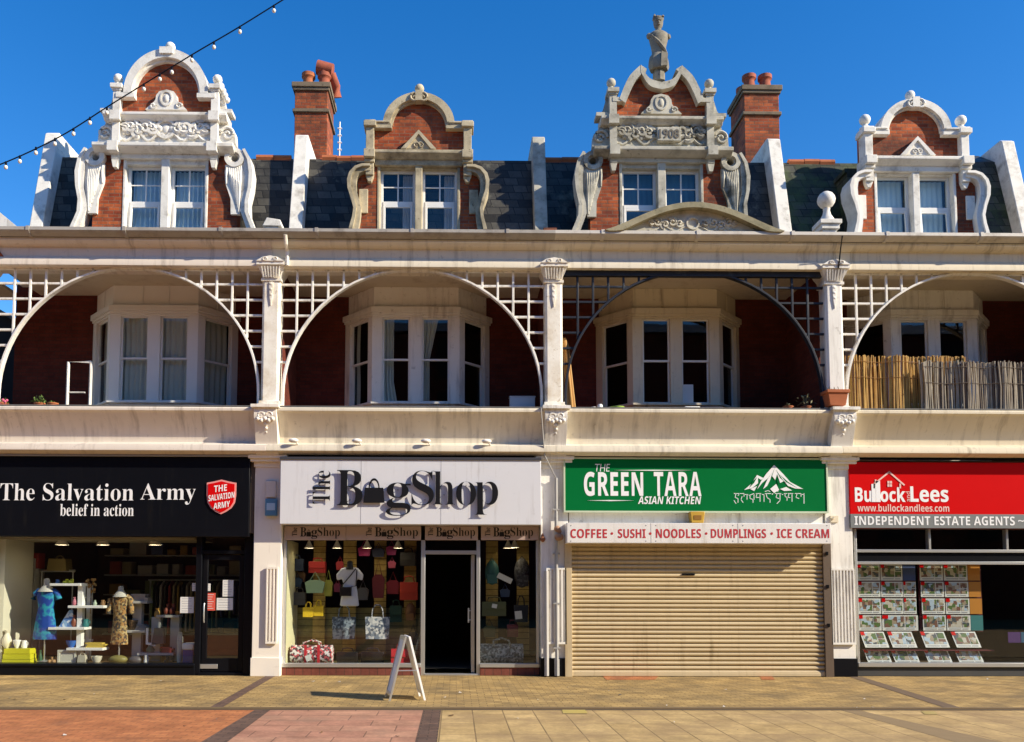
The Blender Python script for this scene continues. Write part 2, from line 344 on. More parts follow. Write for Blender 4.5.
eC = ((846, 711), (958, 742)); eC2 = ((864, 711), (1004, 742))
strip_('red_brick_paving', (-40, -40), eA, m_redp, -.008)
strip_('paving_band', eA, eA2, m_band, -.006)
strip_('pink_paving', eA2, eB, m_pink, -.008)
strip_('paving_band', eB, eB2, m_band, -.006)
strip_('yellow_paving', eB2, eC, m_ylab, -.008)
strip_('paving_band', eC, eC2, M('worn_band', (.26, .18, .09), .9, .15, 6), -.006)
strip_('yellow_paving', eC2, (40, 40), m_ylab, -.008)
sheet('street_paving', [(-40, -60), (40, -60), (40, YB), (-40, YB)], -.009, m_ylab)
def pband(p, q, wd, m):
    a, b = gr(*p), gr(*q); b_ = (edge(p, q, YK+.02), YK+.02); a_ = (edge(p, q, -.02), -.02)
    sheet('paving_band', [(b_[0]-wd/2, b_[1]), (b_[0]+wd/2, b_[1]), (a_[0]+wd/2, a_[1]), (a_[0]-wd/2, a_[1])], .004, m)
pband((262, 681), (217, 707), .17, m_band); pband((862, 679), (950, 707), .22, M('worn_band_dark', (.15, .10, .06), .9, .15, 6))
def patch(c, z, m):
    sheet('paving_patch', [gr(*p) for p in c], z, m)
patch([(606, 680), (655, 680), (662, 673), (600, 673)], .005, m_redp); patch([(762, 680), (775, 680), (770, 673), (757, 673)], .005, m_redp)
patch([(563, 713), (588, 713), (585, 709.5), (562, 709.5)], -.003, flatc('yellow_road_paint', (.50, .38, .10))); patch([(925, 714), (938, 714), (934, 711), (921, 711)], -.003, flatc('worn_yellow_paint', (.46, .35, .12)))
rl_ = random.Random(11); lb = MB()
for i in range(70):
    x_, y_ = rl_.uniform(-11, 9), rl_.uniform(-6.6, -.3); z_ = .006 if y_ > YK else -.002
    a = rl_.uniform(0, 6.28); w_ = rl_.uniform(.008, .03); h_ = w_*rl_.uniform(.4, .9); ca, sa = math.cos(a), math.sin(a); lb.mat(rl_.choice([0, 0, 1, 2]))
    lb.add([(x_+p*ca-q*sa, y_+p*sa+q*ca, z_+.002+(.012 if (p > 0 and q > 0) else 0)) for p, q in ((-w_, -h_), (w_, -h_), (w_, h_), (-w_, h_))], [(0, 1, 2, 3)])
o = lb.build('litter', [flatc('paper_scrap', (.6, .56, .5)), flatc('dead_leaf', (.18, .10, .04)), flatc('chewing_gum', (.10, .09, .08))]); o['kind'] = 'stuff'; tag(o, 'specks of litter and dead leaves scattered over the paving', 'litter')
# ------------------------------------------------------------------ the terrace
ZG = zr(231, -.35); ZGb = zr(238.5, -.33); ZC = zr(247, -.2); ZF = zr(261, -.08); ZBm = zr(268.5, -.1)
ZL = zr(408.5, -.28); ZL2 = zr(418, -.12); ZP = zr(446, -.02); ZFa = zr(455.5, -.16)
ZCE = zr(287, 1.3); ZFL = ZL-.95
print('Z', ZG, ZBm, ZL, ZFa, ZCE)
def pbox(mb, o, u, s0, s1, d0, d1, z0, z1):
    n = (-u[1], u[0]); q = [(s0, d0), (s1, d0), (s1, d1), (s0, d1)]
    return mb.xy([(o[0]+u[0]*s+n[0]*d, o[1]+u[1]*s+n[1]*d) for s, d in q], z0, z1)
def drape(mb, o, u, s0, s1, d, z0, z1, waves=5, amp=.03, pinch=None):
    n = (-u[1], u[0]); N = waves*6; K = 8; vs = []
    for j in range(K+1):
        z = z0+(z1-z0)*j/K; a, b = s0, s1
        if pinch:
            k = pinch(j/K); a, b = s0+(s1-s0)*k[0], s0+(s1-s0)*k[1]
        for i in range(N+1):
            q = i/N; s_ = a+(b-a)*q; dd = d+amp*math.sin(q*waves*2*math.pi+.6*math.sin(j*.9)); vs.append((o[0]+u[0]*s_+n[0]*dd, o[1]+u[1]*s_+n[1]*dd, z))
    fs = [(j*(N+1)+i, j*(N+1)+i+1, (j+1)*(N+1)+i+1, (j+1)*(N+1)+i) for j in range(K) for i in range(N)]
    return mb.add(vs, fs)
def openroom(x0, x1, y0, y1, z0, z1):
    v = [(x0, y0, z0), (x1, y0, z0), (x1, y1, z0), (x0, y1, z0), (x0, y0, z1), (x1, y0, z1), (x1, y1, z1), (x0, y1, z1)]
    return MB().add(v, [(0, 1, 2, 3), (4, 5, 6, 7), (1, 2, 6, 5), (2, 3, 7, 6), (3, 0, 4, 7)])
def tiles(b, x0, x1, y, z):            # a run of rounded ridge tiles
    n = max(1, int((x1-x0)/.3)); 
    for i in range(n):
        a = x0+(x1-x0)*i/n; c = x0+(x1-x0)*(i+1)/n; h = random.uniform(-.012, .012)
        b.tube([(a, y, z+h), (c-.012, y, z+h)], .085, 8)

def bay(B, cx, mat, curt):
    t = MB().box(cx-.01, cx+.01, 1.9, 1.95, ZFL, ZFL+.01)
    body = MB(); fr = MB(); gl = MB(); sh = MB(); cu = MB()
    segs = [((cx-1.5, 2.0), (cx-.87, 1.3)), ((cx-.87, 1.3), (cx+.87, 1.3)), ((cx+.87, 1.3), (cx+1.5, 2.0))]
    zt = zr(319, 1.3); zm = zr(360, 1.3); zb = zr(400, 1.3); zc0 = zr(316, 1.3); zc1 = zr(308, 1.3)
    for i, (a, b) in enumerate(segs):
        L = math.hypot(b[0]-a[0], b[1]-a[1]); u = ((b[0]-a[0])/L, (b[1]-a[1])/L)
        lights = [(.20, .75), (L-.75, L-.20)] if i == 1 else [(.17, L-.15)]
        e = .003 if i == 1 else 0
        pbox(body, a, u, 0, L, 0+e, .10, ZFL, zb-.10)                     # apron
        pbox(body, a, u, -.02, L+.02, -.05-e, .12, zb-.10, zb-.055)       # sill
        pbox(body, a, u, 0, L, 0+e, .10, zt+.02, zc0)
        pbox(body, a, u, -.01, L+.01, -.025-e, .12, zc0, zc0+.05); pbox(body, a, u, -.025, L+.025, -.055-e, .12, zc0+.05, zc1)
        pbox(body, a, u, .02, L-.02, .05+e, .12, zc1, ZCE)                # boards above
        for s_ in ((.35, .65) if i == 1 else (.5,)): pbox(body, a, u, L*s_-.012, L*s_+.012, .035, .05, zc1+.002, ZCE)
        edges = [0]+[q for l in lights for q in l]+[L]
        for k in range(0, len(edges), 2): pbox(body, a, u, edges[k], edges[k+1], 0+e, .11, zb-.055, zt+.02)
        for (s0, s1) in lights:
            for (d, z0, z1) in ((.055, zm-.015, zt+.02), (.085, zb-.055, zm+.02)):    # upper sash in front, lower behind
                w_ = .035
                pbox(fr, a, u, s0, s0+w_, d, d+.03, z0, z1); pbox(fr, a, u, s1-w_, s1, d, d+.03, z0, z1)
                pbox(fr, a, u, s0+w_, s1-w_, d, d+.03, z0, z0+.04); pbox(fr, a, u, s0+w_, s1-w_, d, d+.03, z1-.03, z1)
                n = (-u[1], u[0]); dd = d+.015
                gl.add([(a[0]+u[0]*q+n[0]*dd, a[1]+u[1]*q+n[1]*dd, z) for q, z in ((s0+.02, z0+.02), (s1-.02, z0+.02), (s1-.02, z1-.01), (s0+.02, z1-.01))], [(0, 1, 2, 3)])
            if curt == 'net':
                drape(cu, a, u, s0-.02, s1-.03 if i == 1 else s1, .19, zb-.05, zt+.1, 5, .018)
            elif curt == 'drape' and i == 1:
                if s0 < .5: drape(cu, a, u, s0-.02, s1, .20, zb-.05, zt+.1, 4, .02, lambda q: (.0+.0*q, .42+.35*max(0, .25-q)*4*.4 if q < .25 else .42-.0*q))
                else: drape(cu, a, u, s0-.02, s1, .20, zb-.05, zt+.1, 4, .02, lambda q: (0, .30+.5*max(0, q-.5)*1.3))
            elif curt == 'drape':
                drape(cu, a, u, s0-.02, s0+.10, .20, zb-.05, zt+.1, 2, .02)
    W = body.build('bay_window', mat, B, .006); 
    cs = [cx-.87, cx, cx+.87]; fr.halves('sash_frame', m_white2, W, cs, .004); gl.halves('window_pane', m_glass, W, cs)
    if cu.v: cu.halves('curtain', m_curtain, W, cs)
    for s_ in (-1, 1): pass
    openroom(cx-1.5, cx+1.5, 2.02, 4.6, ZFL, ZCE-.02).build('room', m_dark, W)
    sd = MB(); sd.add([(cx-1.45, 2.02, zb-.08), (cx+1.45, 2.02, zb-.08), (cx+.9, 1.42, zb-.08), (cx-.9, 1.42, zb-.08)], [(0, 1, 2, 3)])
    sd.build('window_board', m_white2, W)
    return W

def arch_trellis(B, cx, m):
    a = (P-.40)/2; zc = zr(396, .05); ztop = zr(270, .05); b = ztop-zc; mb = MB()
    def curve(x): q = 1-((x-cx)/a)**2; return zc+b*math.sqrt(max(q, 0))
    A = []; Bq = []
    for i in range(41):
        t = math.pi*i/40; A.append((cx+a*math.cos(t), zc+b*math.sin(t))); Bq.append((cx+(a-.042)*math.cos(t), zc+(b-.038)*math.sin(t)))
    mb.strip([(cx+a, ZL)]+A+[(cx-a, ZL)], [(cx+a-.042, ZL)]+Bq+[(cx-a+.042, ZL)], -.01, .10)
    zt = ZBm; sp = .287; lw = .020
    mb.box(cx-a-.03, cx+a+.03, -.02 if m == m_ironk else .02, .08, zt-(.10 if m == m_ironk else .035), zt+.05)
    for sgn in (-1, 1):
        k = 1
        while True:
            x = cx+sgn*(a-k*sp+.03)
            if abs(x-cx) < .25: break
            z0 = curve(x)-.01
            if zt-z0 > .05: mb.box(x-lw, x+lw, .02, .062, z0, zt)
            k += 1
        k = 1
        while True:
            z = zt-k*.292
            if z < zc+.35: break
            xi = a*math.sqrt(max(0, 1-((z-zc)/b)**2)); x0, x1 = sorted((cx+sgn*(xi-.01), cx+sgn*(a+.06)))
            mb.box(x0, x1, .027, .072, z-lw, z+lw); k += 1
    mb.prism([(cx-.06, ztop-.04), (cx+.06, ztop-.04), (cx+.07, zt), (cx-.07, zt)], -.03, .105)
    return mb.build('arch_trellis', m, B, .005)

def column(B, x, mat):
    s_ = MB(); zb = ZL; zt = ZBm-.01; w_ = .165
    c = MB()
    c.box(x-w_-.05, x+w_+.05, -.14, .30, zb, zb+.10); c.box(x-w_-.025, x+w_+.025, -.11, .275, zb+.10, zb+.16)
    c.xy([(x-w_, -.03), (x-w_+.04, -.07), (x+w_-.04, -.07), (x+w_, -.03), (x+w_, .22), (x+w_-.04, .25), (x-w_+.04, .25), (x-w_, .22)], zb+.16, zt-.25)
    o = c.build('column', mat, B, .008)
    k = MB(); z0 = zt-.25
    k.box(x-w_-.02, x+w_+.02, -.09, .27, z0, z0+.05)
    v = []
    for (h, e, fy) in ((.05, .0, -.07), (.12, .01, -.09), (.20, .05, -.13), (.27, .075, -.16)): v.append((h, e, fy))
    for (h0, e0, f0), (h1, e1, f1) in zip(v, v[1:]):
        a0 = [(x-w_-e0, f0), (x+w_+e0, f0), (x+w_+e0, .27+e0), (x-w_-e0, .27+e0)]; a1 = [(x-w_-e1, f1), (x+w_+e1, f1), (x+w_+e1, .27+e1), (x-w_-e1, .27+e1)]
        k.add([(p[0], p[1], z0+h0) for p in a0]+[(p[0], p[1], z0+h1) for p in a1], [(3, 2, 1, 0), (4, 5, 6, 7), (0, 1, 5, 4), (1, 2, 6, 5), (2, 3, 7, 6), (3, 0, 4, 7)])
    k.box(x-w_-.09, x+w_+.09, -.20, .36, z0+.27, z0+.33)
    k.prism([(x-w_-.09, z0+.33), (x+w_+.09, z0+.33), (x+w_-.02, z0+.40), (x, z0+.43), (x-w_+.02, z0+.40)], -.22, -.07)
    for i in range(7): k.tube([(x-w_+.03+i*.045, -.11, z0+.06), (x-w_+.0+i*.055, -.175, z0+.25)], .016, 5)
    k.spiral(x-.10, -.225, z0+.36, .045, 1.2, 0, 1, .012); k.spiral(x+.10, -.225, z0+.36, .045, 1.2, math.pi, -1, .012)
    k.build('capital', mat, o)
    d = MB(); d.prism([(x-.035, z0-.02), (x+.035, z0-.02), (x+.025, z0-.30), (x, z0-.46), (x-.025, z0-.30)], -.092, -.06)
    for i in range(3): d.ball(x, -.085, z0-.06-.1*i, .03, 8, sy=.6)
    d.build('drop_ornament', mat, o)
    return o
def pier(B, x, mat, base_m, fl=(-.2, .2), nf=7):
    w0, w1 = x-.25, x+.25; zt = ZFa-.02
    b = MB(); b.box(w0, w1, 0, .45, .32, zt-.10)
    b.box(w0-.07, w1+.07, -.10, .45, zt-.10, zt-.045); b.box(w0-.10, w1+.10, -.15, .45, zt-.045, zt+.02); b.box(w0-.02, w1+.02, -.025, .45, zt-.19, zt-.10)
    o = b.build('pier', mat, B, .008)
    MB().box(w0-.015, w1+.015, -.03, .45, 0, .33).build('plinth', base_m, o, .006)
    if fl:
        f = MB(); fx0, fx1 = x+fl[0], x+fl[1]; z0, z1 = .62, 1.92
        f.box(fx0, fx1, -.02, .0, z0, z1); n = nf; wd = (fx1-fx0)/(n*2+1)
        for i in range(n+1): f.box(fx0+2*i*wd, fx0+(2*i+1)*wd, -.055, -.02, z0, z1)
        f.box(fx0, fx1, -.055, -.018, z1, z1+.04); f.box(fx0, fx1, -.055, -.018, z0-.04, z0); 
        f.build('fluted_panel', mat, o, .003)
    c = MB(); z1 = ZL-.03; z0 = zt+.02; w_ = .20         # console between pier and column
    prof = [(.1, z0), (-.18, z0), (-.19, z0+.12), (-.24, z0+.25), (-.34, z1-.28), (-.41, z1-.15), (-.40, z1-.07), (-.40, z1), (.1, z1)]
    c.yz(prof, x-w_, x+w_); c.box(x-w_-.05, x+w_+.05, -.46, .1, z1, z1+.055)
    for i in range(5): c.ball(x-.13+.065*i, -.385+.0*i, z1-.20-.03*(i % 2), .042, 8)
    c.spiral(x-.08, -.40, z1-.14, .07, 1.2, 0, 1, .02); c.spiral(x+.08, -.40, z1-.14, .07, 1.2, math.pi, -1, .02)
    for i in range(3): c.ball(x, -.33+.03*i, z1-.28-.07*i, .05-.01*i, 8)
    c.build('console', mat, o, .006)
    return o
def chimney(B, pxl, pxr, ytop, Yf, pots, cowl=False):
    x0 = at(pxl, 150, Yf)[0]; x1 = at(pxr, 150, Yf)[0]; z1 = at(pxl, ytop, Yf)[1]; yb = Yf+1.0
    c = MB(); c.box(x0, x1, Yf, yb, ZG-.5, z1)
    o = c.build('chimney', m_brickC, B, .01)
    k = MB(); e = .07
    k.box(x0-e, x1+e, Yf-e, yb+e, z1-.02, z1+.10); k.box(x0-.04, x1+.04, Yf-.04, yb+.04, z1-.09, z1-.02); k.box(x0-.045, x1+.045, Yf-.045, yb+.045, z1-.62, z1-.54)
    k.build('chimney_cap', M('sooty_stone', (.20, .15, .10), .9, .2, 5, dirt=(.05, .04, .03), amt=.8, streak=False), o, .012)
    for i, (fx, fy, h, m) in enumerate(pots):
        p = MB(); X = x0+(x1-x0)*fx; Y = Yf+fy
        p.lathe(X, Y, [(.17, .08), (.155, .16), (.125, .36*h), (.135, .40*h), (.165, .43*h), (.165, .52*h), (.12, .52*h), (.11, .3)], 16, z1)
        p.build('chimney_pot', m, o)
        if cowl and i == 1:
            q = MB(); q.tube([(X-.17, Y, z1+.70), (X+.20, Y, z1+.62)], [.17, .15], 12); q.tube([(X, Y, z1+.5), (X, Y, z1+.68)], .13, 12)
            q.tube([(X+.16, Y+.05, z1+.58), (X+.24, Y+.2, z1+.34), (X+.26, Y+.3, z1+.12)], [.10, .12, .13], 10)
            q.build('chimney_cowl', m_terraR, o)
    return o, (x0, x1, z1)
def relief(mb, x0, x1, z0, z1, y, seed=1, boss=True):     # acanthus scrolls and bosses carved on a panel
    rnd = random.Random(seed); cx = (x0+x1)/2; h = z1-z0; w_ = (x1-x0)/2; zc = (z0+z1)/2
    if boss: mb.ring(cx, zc, h*.42, h*.32, 0, 360, y-.05, y, 24); mb.ball(cx, y, zc, h*.2, 10, sy=.4)
    for s_ in (-1, 1):
        for f, rr, ph in ((.30, .22, 0), (.46, .26, 2.4), (.63, .25, 4.2), (.80, .24, 1), (.93, .17, 3)):
            xx = cx+s_*w_*f; zz = zc+h*.10*math.sin(ph)
            mb.spiral(xx, y-.02, zz, h*rr*1.15, 1.4, ph, s_, h*.10, .03)
            for k in range(7):
                a = rnd.uniform(0, 6.28); q = h*rr*1.2; mb.ball(xx+q*math.cos(a), y-.01, zz+.8*q*math.sin(a), h*rnd.uniform(.08, .15), 7, sy=.7)
        mb.tube([(cx+s_*w_*q, y-.02, zc-h*.34+h*.16*math.sin(q*12)) for q in [i/12 for i in range(13)]], h*.055, 5)
        for k in range(9): mb.ball(cx+s_*w_*(k+.5)/9, y, z0+h*.09, h*.05, 6, sy=.5)
def urn(mb, x, y, z, r, sc=1.0):
    mb.lathe(x, y, [(r*.9, 0), (r*1.0, r*.3), (r*.5, r*.7), (r*.45, r*1.0)], 12, z); mb.ball(x, y, z+r*1.9, r, 14)

def dorm_window(D, opening, ym, ys, frames_m, cur, tilt_open, lattice, Y=2.13):
    # opening = list of (x0,x1); ym/ys z of transom and limits
    z0, zm, z1 = ys
    fr = MB(); gl = MB(); cu = MB()
    for (x0, x1) in opening:
        w_ = .055
        fr.box(x0, x0+w_, Y, Y+.07, z0, z1); fr.box(x1-w_, x1, Y, Y+.07, z0, z1); fr.box(x0+w_, x1-w_, Y, Y+.07, z1-w_, z1); fr.box(x0+w_, x1-w_, Y, Y+.07, z0, z0+w_)
        fr.box(x0+w_, x1-w_, Y-.015, Y+.06, zm-.045, zm+.035)
        g0, g1 = x0+w_, x1-w_; mid = (g0+g1)/2; zz = (zm+z1)/2
        if lattice:
            fr.box(mid-.014, mid+.014, Y+.015, Y+.045, zm+.035, z1-w_)
            fr.box(g0, g1, Y+.018, Y+.042, zz-.013, zz+.013)
        gl.add([(g0-.01, Y+.03, zm), (g1+.01, Y+.03, zm), (g1+.01, Y+.03, z1-.03), (g0-.01, Y+.03, z1-.03)], [(0, 1, 2, 3)])
        dy = .14 if tilt_open else 0; q = .045                        # lower sash, hinged at the top
        A = lambda t: Y-.02-dy*(1-t)
        zb, zt = z0+.03, zm-.045
        for (a, b) in ((g0+.002, g0+.05), (g1-.05, g1-.002)):
            fr.add([(a, A(0), zb), (b, A(0), zb), (b, A(1), zt), (a, A(1), zt), (a, A(0)+.05, zb), (b, A(0)+.05, zb), (b, A(1)+.05, zt), (a, A(1)+.05, zt)], [(0, 1, 2, 3), (7, 6, 5, 4), (0, 4, 5, 1), (1, 5, 6, 2), (2, 6, 7, 3), (3, 7, 4, 0)])
        fr.box(g0+.052, g1-.052, A(0)+.001, A(0)+.049, zb, zb+.06); fr.box(g0+.052, g1-.052, A(1)+.001, A(1)+.049, zt-.05, zt)
        gl.add([(g0+.04, A(0)+.025, zb+.03), (g1-.04, A(0)+.025, zb+.03), (g1-.04, A(1)+.025, zt-.02), (g0+.04, A(1)+.025, zt-.02)], [(0, 1, 2, 3)])
        if cur: 
            k = cur[1]
            drape(cu, (0, Y), (1, 0), x0+.03 if k != 'right' else x0+(x1-x0)*.62, x1-.03, .24, z0, z1, 7 if k != 'flat' else 6, .028 if k != 'flat' else .008)
    mid = (opening[0][1]+opening[1][0])/2
    fr.halves('window_frame', frames_m, D, [mid], .005); gl.halves('window_pane', m_glass, D, [mid])
    if cu.v: cu.halves('curtain', cur[0], D, [mid])

def dormerA(B, dx, mt, top, cur, frames_m, seed, slate):
    T = lambda px, py, Y=2.0: (at(px, py, Y)[0]+dx, at(px, py, Y)[1])
    C = T(164.5, 226)[0]; Z = lambda py, Y=2.0: T(166, py, Y)[1]
    X = lambda px, py: T(px, py)[0]; W = lambda px, py: abs(X(px, py)-C)
    br = MB(); w_in = W(124, 200); zt = Z(158)
    for s_ in (-1, 1):
        br.prism([(C+s_*W(92, 226), ZG-.3), (C+s_*w_in, ZG-.3), (C+s_*w_in, Z(140)), (C+s_*W(104, 172), Z(150)), (C+s_*W(93, 200), Z(190))], 2.0, 2.3)
    br.prism([(C-1.0, Z(118)), (C+1.0, Z(118)), (C+1.0, Z(145)), (C-1.0, Z(145))], 2.02, 2.3)
    # brick field under the gable
    wl = W(121, 100); zs = Z(97); 
    if top == 'arch':
        ro = (W(125, 97)+W(209, 97))/2; ri = ro-.17; kk = (Z(53)-zs)/ro
        pts = [(C-wl, Z(116)), (C+wl, Z(116)), (C+wl, zs)]+[(C+(ri+.05)*math.cos(math.pi*i/20), zs+(ri+.05)*kk*math.sin(math.pi*i/20)) for i in range(21)]+[(C-wl, zs)]
        br.prism(pts, 2.0, 2.28)
    else:
        pts3 = [(627, 99), (633, 86), (638, 75), (647, 65), (655.5, 78), (668, 82), (680, 78), (688, 65), (699.5, 75), (707, 87), (711, 99)]
        raw = [(at(a, b, 2.0)[0], at(a, b, 1.84)[1]) for a, b in pts3]; mid = at(668.5, 90, 2.0)[0]
        half = [(((q[0]-mid)-(p[0]-mid))/2, (p[1]+q[1])/2) for p, q in zip(raw[:6], raw[::-1][:6])]      # symmetrical, x >= 0
        half = half[:5]+[(0, half[5][1])]
        def smooth(seq, n=6):
            out = []
            for i in range(len(seq)-1):
                p0 = seq[max(i-1, 0)]; p1, p2 = seq[i], seq[i+1]; p3 = seq[min(i+2, len(seq)-1)]
                for k in range(n):
                    t = k/n; out.append(tuple(.5*((2*p1[j])+(-p0[j]+p2[j])*t+(2*p0[j]-5*p1[j]+4*p2[j]-p3[j])*t*t+(-p0[j]+3*p1[j]-3*p2[j]+p3[j])*t**3) for j in (0, 1)))
            return out+[seq[-1]]
        ear = smooth(half[:4]); dip = smooth(half[3:])
        rt = [(C+a, z) for a, z in ear]; rd = [(C+a, z) for a, z in dip]
        br.prism([(C-wl, Z(116)), (C+wl, Z(116)), (C+wl, zs)]+[(x, z-.06) for x, z in rt+rd[1:]]+[(2*C-x, z-.06) for x, z in (rt+rd[1:])[::-1][1:]]+[(C-wl, zs)], 2.0, 2.28)
    D = br.build('dormer', m_brick, B)
    # body of the dormer behind the gable
    bd = MB(); bd.box(C-1.35, C-1.05, 2.3, 4.3, ZG-.3, Z(150)); bd.box(C+1.05, C+1.35, 2.3, 4.3, ZG-.3, Z(150)); bd.box(C-1.4, C+1.4, 2.3, 4.3, Z(150), Z(146)); bd.halves('dormer_cheek', slate, D, [C-.8, C+.8])
    openroom(C-1.05, C+1.05, 2.31, 4.3, ZG-.3, Z(150)).build('room', m_room, D)
    st = MB(); wc = W(97, 142)
    st.box(C-w_in-.12, C+w_in+.12, 1.93, 2.31, Z(160), Z(148.5, 1.72))                       # lintel
    Zc = lambda p: Z(p, 1.72); st.yz([(2.3, Zc(149)), (1.86, Zc(149)), (1.80, Zc(147)), (1.74, Zc(146)), (1.72, Zc(145.4)), (1.72, Zc(142)), (1.76, Zc(141.6)), (2.3, Zc(141))], C-wc, C+wc)
    st.box(C-W(120, 130), C+W(120, 130), 1.95, 2.02, Z(144), Z(117))                   # frieze panel
    Zt = lambda p: Z(p, 1.80); st.yz([(2.25, Zt(118.5)), (1.90, Zt(118.5)), (1.86, Zt(116)), (1.82, Zt(115)), (1.80, Zt(114.4)), (1.80, Zt(111.5)), (2.25, Zt(110.5))], C-W(106, 115), C+W(106, 115))
    st.box(C-w_in-.03, C-w_in+.03, 1.985, 2.31, ZG-.3, Z(160)); st.box(C+w_in-.03, C+w_in+.03, 1.985, 2.31, ZG-.3, Z(160))
    mw = .085
    st.box(C-mw, C+mw, 1.95, 2.31, ZG-.3, Z(160))
    S = st.build('dormer_frame', mt, D, .012)
    pl = MB()
    for s_ in (-1, 1):
        x = C+s_*(W(118.5, 120)); w_ = .075
        pl.box(x-w_, x+w_, 1.86, 2.12, Z(162), Z(88)); pl.box(x-w_-.03, x+w_+.03, 1.77, 2.15, Z(119, 1.77), Z(110, 1.77)); pl.box(x-w_-.03, x+w_+.03, 1.69, 2.15, Z(150, 1.69), Z(140.5, 1.69))
        pl.box(x-w_-.045, x+w_+.045, 1.80, 2.18, Z(87, 1.8), Z(83, 1.8)); pl.box(x-w_-.02, x+w_+.02, 1.84, 2.15, Z(90, 1.84), Z(87, 1.84)); pl.prism([(x-w_, Z(162)), (x+w_, Z(162)), (x+w_*.5, Z(170)), (x-w_*.5, Z(170))], 1.87, 2.05)
        # little scrolled buttress outside the pilaster
        a, b = C+s_*W(115, 130), C+s_*W(98, 130); q = lambda t: a+(b-a)*t
        pl.prism([(a, Z(143)), (q(1), Z(143)), (q(.95), Z(132)), (q(.6), Z(125)), (q(.45), Z(117)), (a, Z(110))], 2.0, 2.2)
        pl.box(min(a, q(.8)), max(a, q(.8)), 1.9, 2.22, Z(114.5), Z(111))
        pl.spiral(q(.55), 1.98, Z(134), .16, 1.5, 0 if s_ < 0 else math.pi, -s_, .035); pl.spiral(q(.30), 1.98, Z(121), .09, 1.3, 1, s_, .028)
        pl.prism([(a, Z(86)), (q(.35), Z(106)), (q(.5), Z(109.5)), (a, Z(109.5))], 2.02, 2.2)
    pl.halves('pilaster', mt, D, [C], .008)
    rl = MB(); relief(rl, C-W(124, 130), C+W(124, 130), Z(142.5), Z(119), 1.95, seed, top == 'arch')
    rl.build('carved_frieze', mt, D)
    lu = MB(); hw = W(147, 110)
    lu.prism([(C-hw, Z(112)), (C-hw*.8, Z(108)), (C-hw*.58, Z(104)), (C-hw*.52, Z(102)), (C-hw*.50, Z(98)), (C-hw*.36, Z(94)), (C, Z(92)), (C+hw*.36, Z(94)), (C+hw*.50, Z(98)), (C+hw*.52, Z(102)), (C+hw*.58, Z(104)), (C+hw*.8, Z(108)), (C+hw, Z(112))], 1.90, 2.0)
    lu.ring(C, Z(101), .135, .105, 0, 360, 1.88, 1.91, 18, 1.25); lu.ball(C, 1.90, Z(101), .06, 8, sy=.4, sz=1.5)
    for s_ in (-1, 1): lu.spiral(C+s_*hw*.62, 1.89, Z(108.3), .07, 1.2, 0, s_, .022)
    lu.build('carved_crest', mt, D)
    cp = MB()
    if top == 'arch':
        cp.ring(C, zs, ro, ri, 0, 180, 1.84, 2.32, 30, kk); cp.ring(C, zs, ri+.01, ri-.05, 0, 180, 1.92, 2.02, 30, kk)
        for s_ in (-1, 1): cp.box(*sorted((C+s_*(ri-.06), C+s_*(wl+.05))), 1.84, 2.3, zs-.09, zs+.005)
        urn(cp, C, 2.08, zs+ro*kk-.02, .105); cp.box(C-.14, C+.14, 1.80, 2.3, zs+ro*kk-.12, zs+ro*kk+.02)
        for s_ in (-1, 1): urn(cp, C+s_*W(118.5, 90), 1.98, Z(83, 1.8), .10)
        for k in range(4): cp.ball(C+W(118.5, 90)+.05+.05*k, 2.0, Z(86)-.1*k, .09-.008*k, 8)
    else:
        for sg in (1, -1):
            e1 = [(C+sg*(x-C), z) for x, z in rt]; d1 = [(C+sg*(x-C), z) for x, z in rd]
            off = lambda seq, k: [(x+k[0]*sg, z+k[1]) for x, z in seq]
            cp.strip(e1, [(x-sg*.13, z-.09) for x, z in e1], 1.84, 2.3); cp.strip(d1, [(x-sg*.0, z-.16) for x, z in d1], 1.835, 2.3)
            cp.box(*sorted((C+sg*(rt[0][0]-C-.15), C+sg*(wl+.05))), 1.85, 2.3, zs-.09, zs)
            urn(cp, C+sg*W(118.5, 90), 1.98, Z(83, 1.8), .10)
    cp.build('gable_coping', mt if top == 'arch' else m_stone, D)
    sc = MB(); shl = MB()
    outer = [(86.7, 148), (80.5, 158), (77.4, 172), (78, 186), (80.5, 200), (79.5, 212), (76, 220), (72.3, 228)]
    inner = [(92, 150), (87.5, 160), (86, 172), (85.6, 188), (88, 200), (88.2, 210), (84.5, 219), (80.5, 229)]
    for s_ in (-1, 1):
        O = [(C+s_*W(*p), Z(p[1], 1.88)) for p in outer]; I = [(C+s_*W(*p), Z(p[1], 1.88)) for p in inner]
        sc.strip(O, I, 1.90, 2.2)
        cxs = C+s_*W(97, 155); sc.ring(cxs, Z(156.5, 1.88), .205, .115, 0, 360, 1.88, 2.2, 24); sc.ring(cxs, Z(156.5, 1.88), .125, .075, 0, 360, 1.93, 2.2, 20)
        m2 = [((a[0]*.55+b[0]*.45), (a[1]*.55+b[1]*.45)) for a, b in zip(O, I)]; sc.strip(O, m2, 1.86, 1.91)
        top_ = (C+s_*W(96, 168)); 
        shl.prism([(C+s_*W(87, 168), Z(164)), (C+s_*W(106, 168), Z(166)), (C+s_*W(105, 185), Z(184)), (C+s_*W(99, 195), Z(200)), (C+s_*W(98, 215), Z(215)), (C+s_*W(89, 215), Z(215)), (C+s_*W(86, 190), Z(188))], 1.93, 2.02)
        for k in range(8):
            t = k/7; sx_ = C+s_*W(90+14*t, 170); ex = C+s_*W(90+8*t, 214); ez = Z(213-28*t)
            if k == 7: ex = C+s_*W(104, 180); 
            shl.tube([(sx_, 1.94, Z(167)), ((sx_*.6+ex*.4)+s_*.0, 1.90, Z(167)*.6+ez*.4), (ex, 1.93, ez)], [.034, .036, .02], 6)
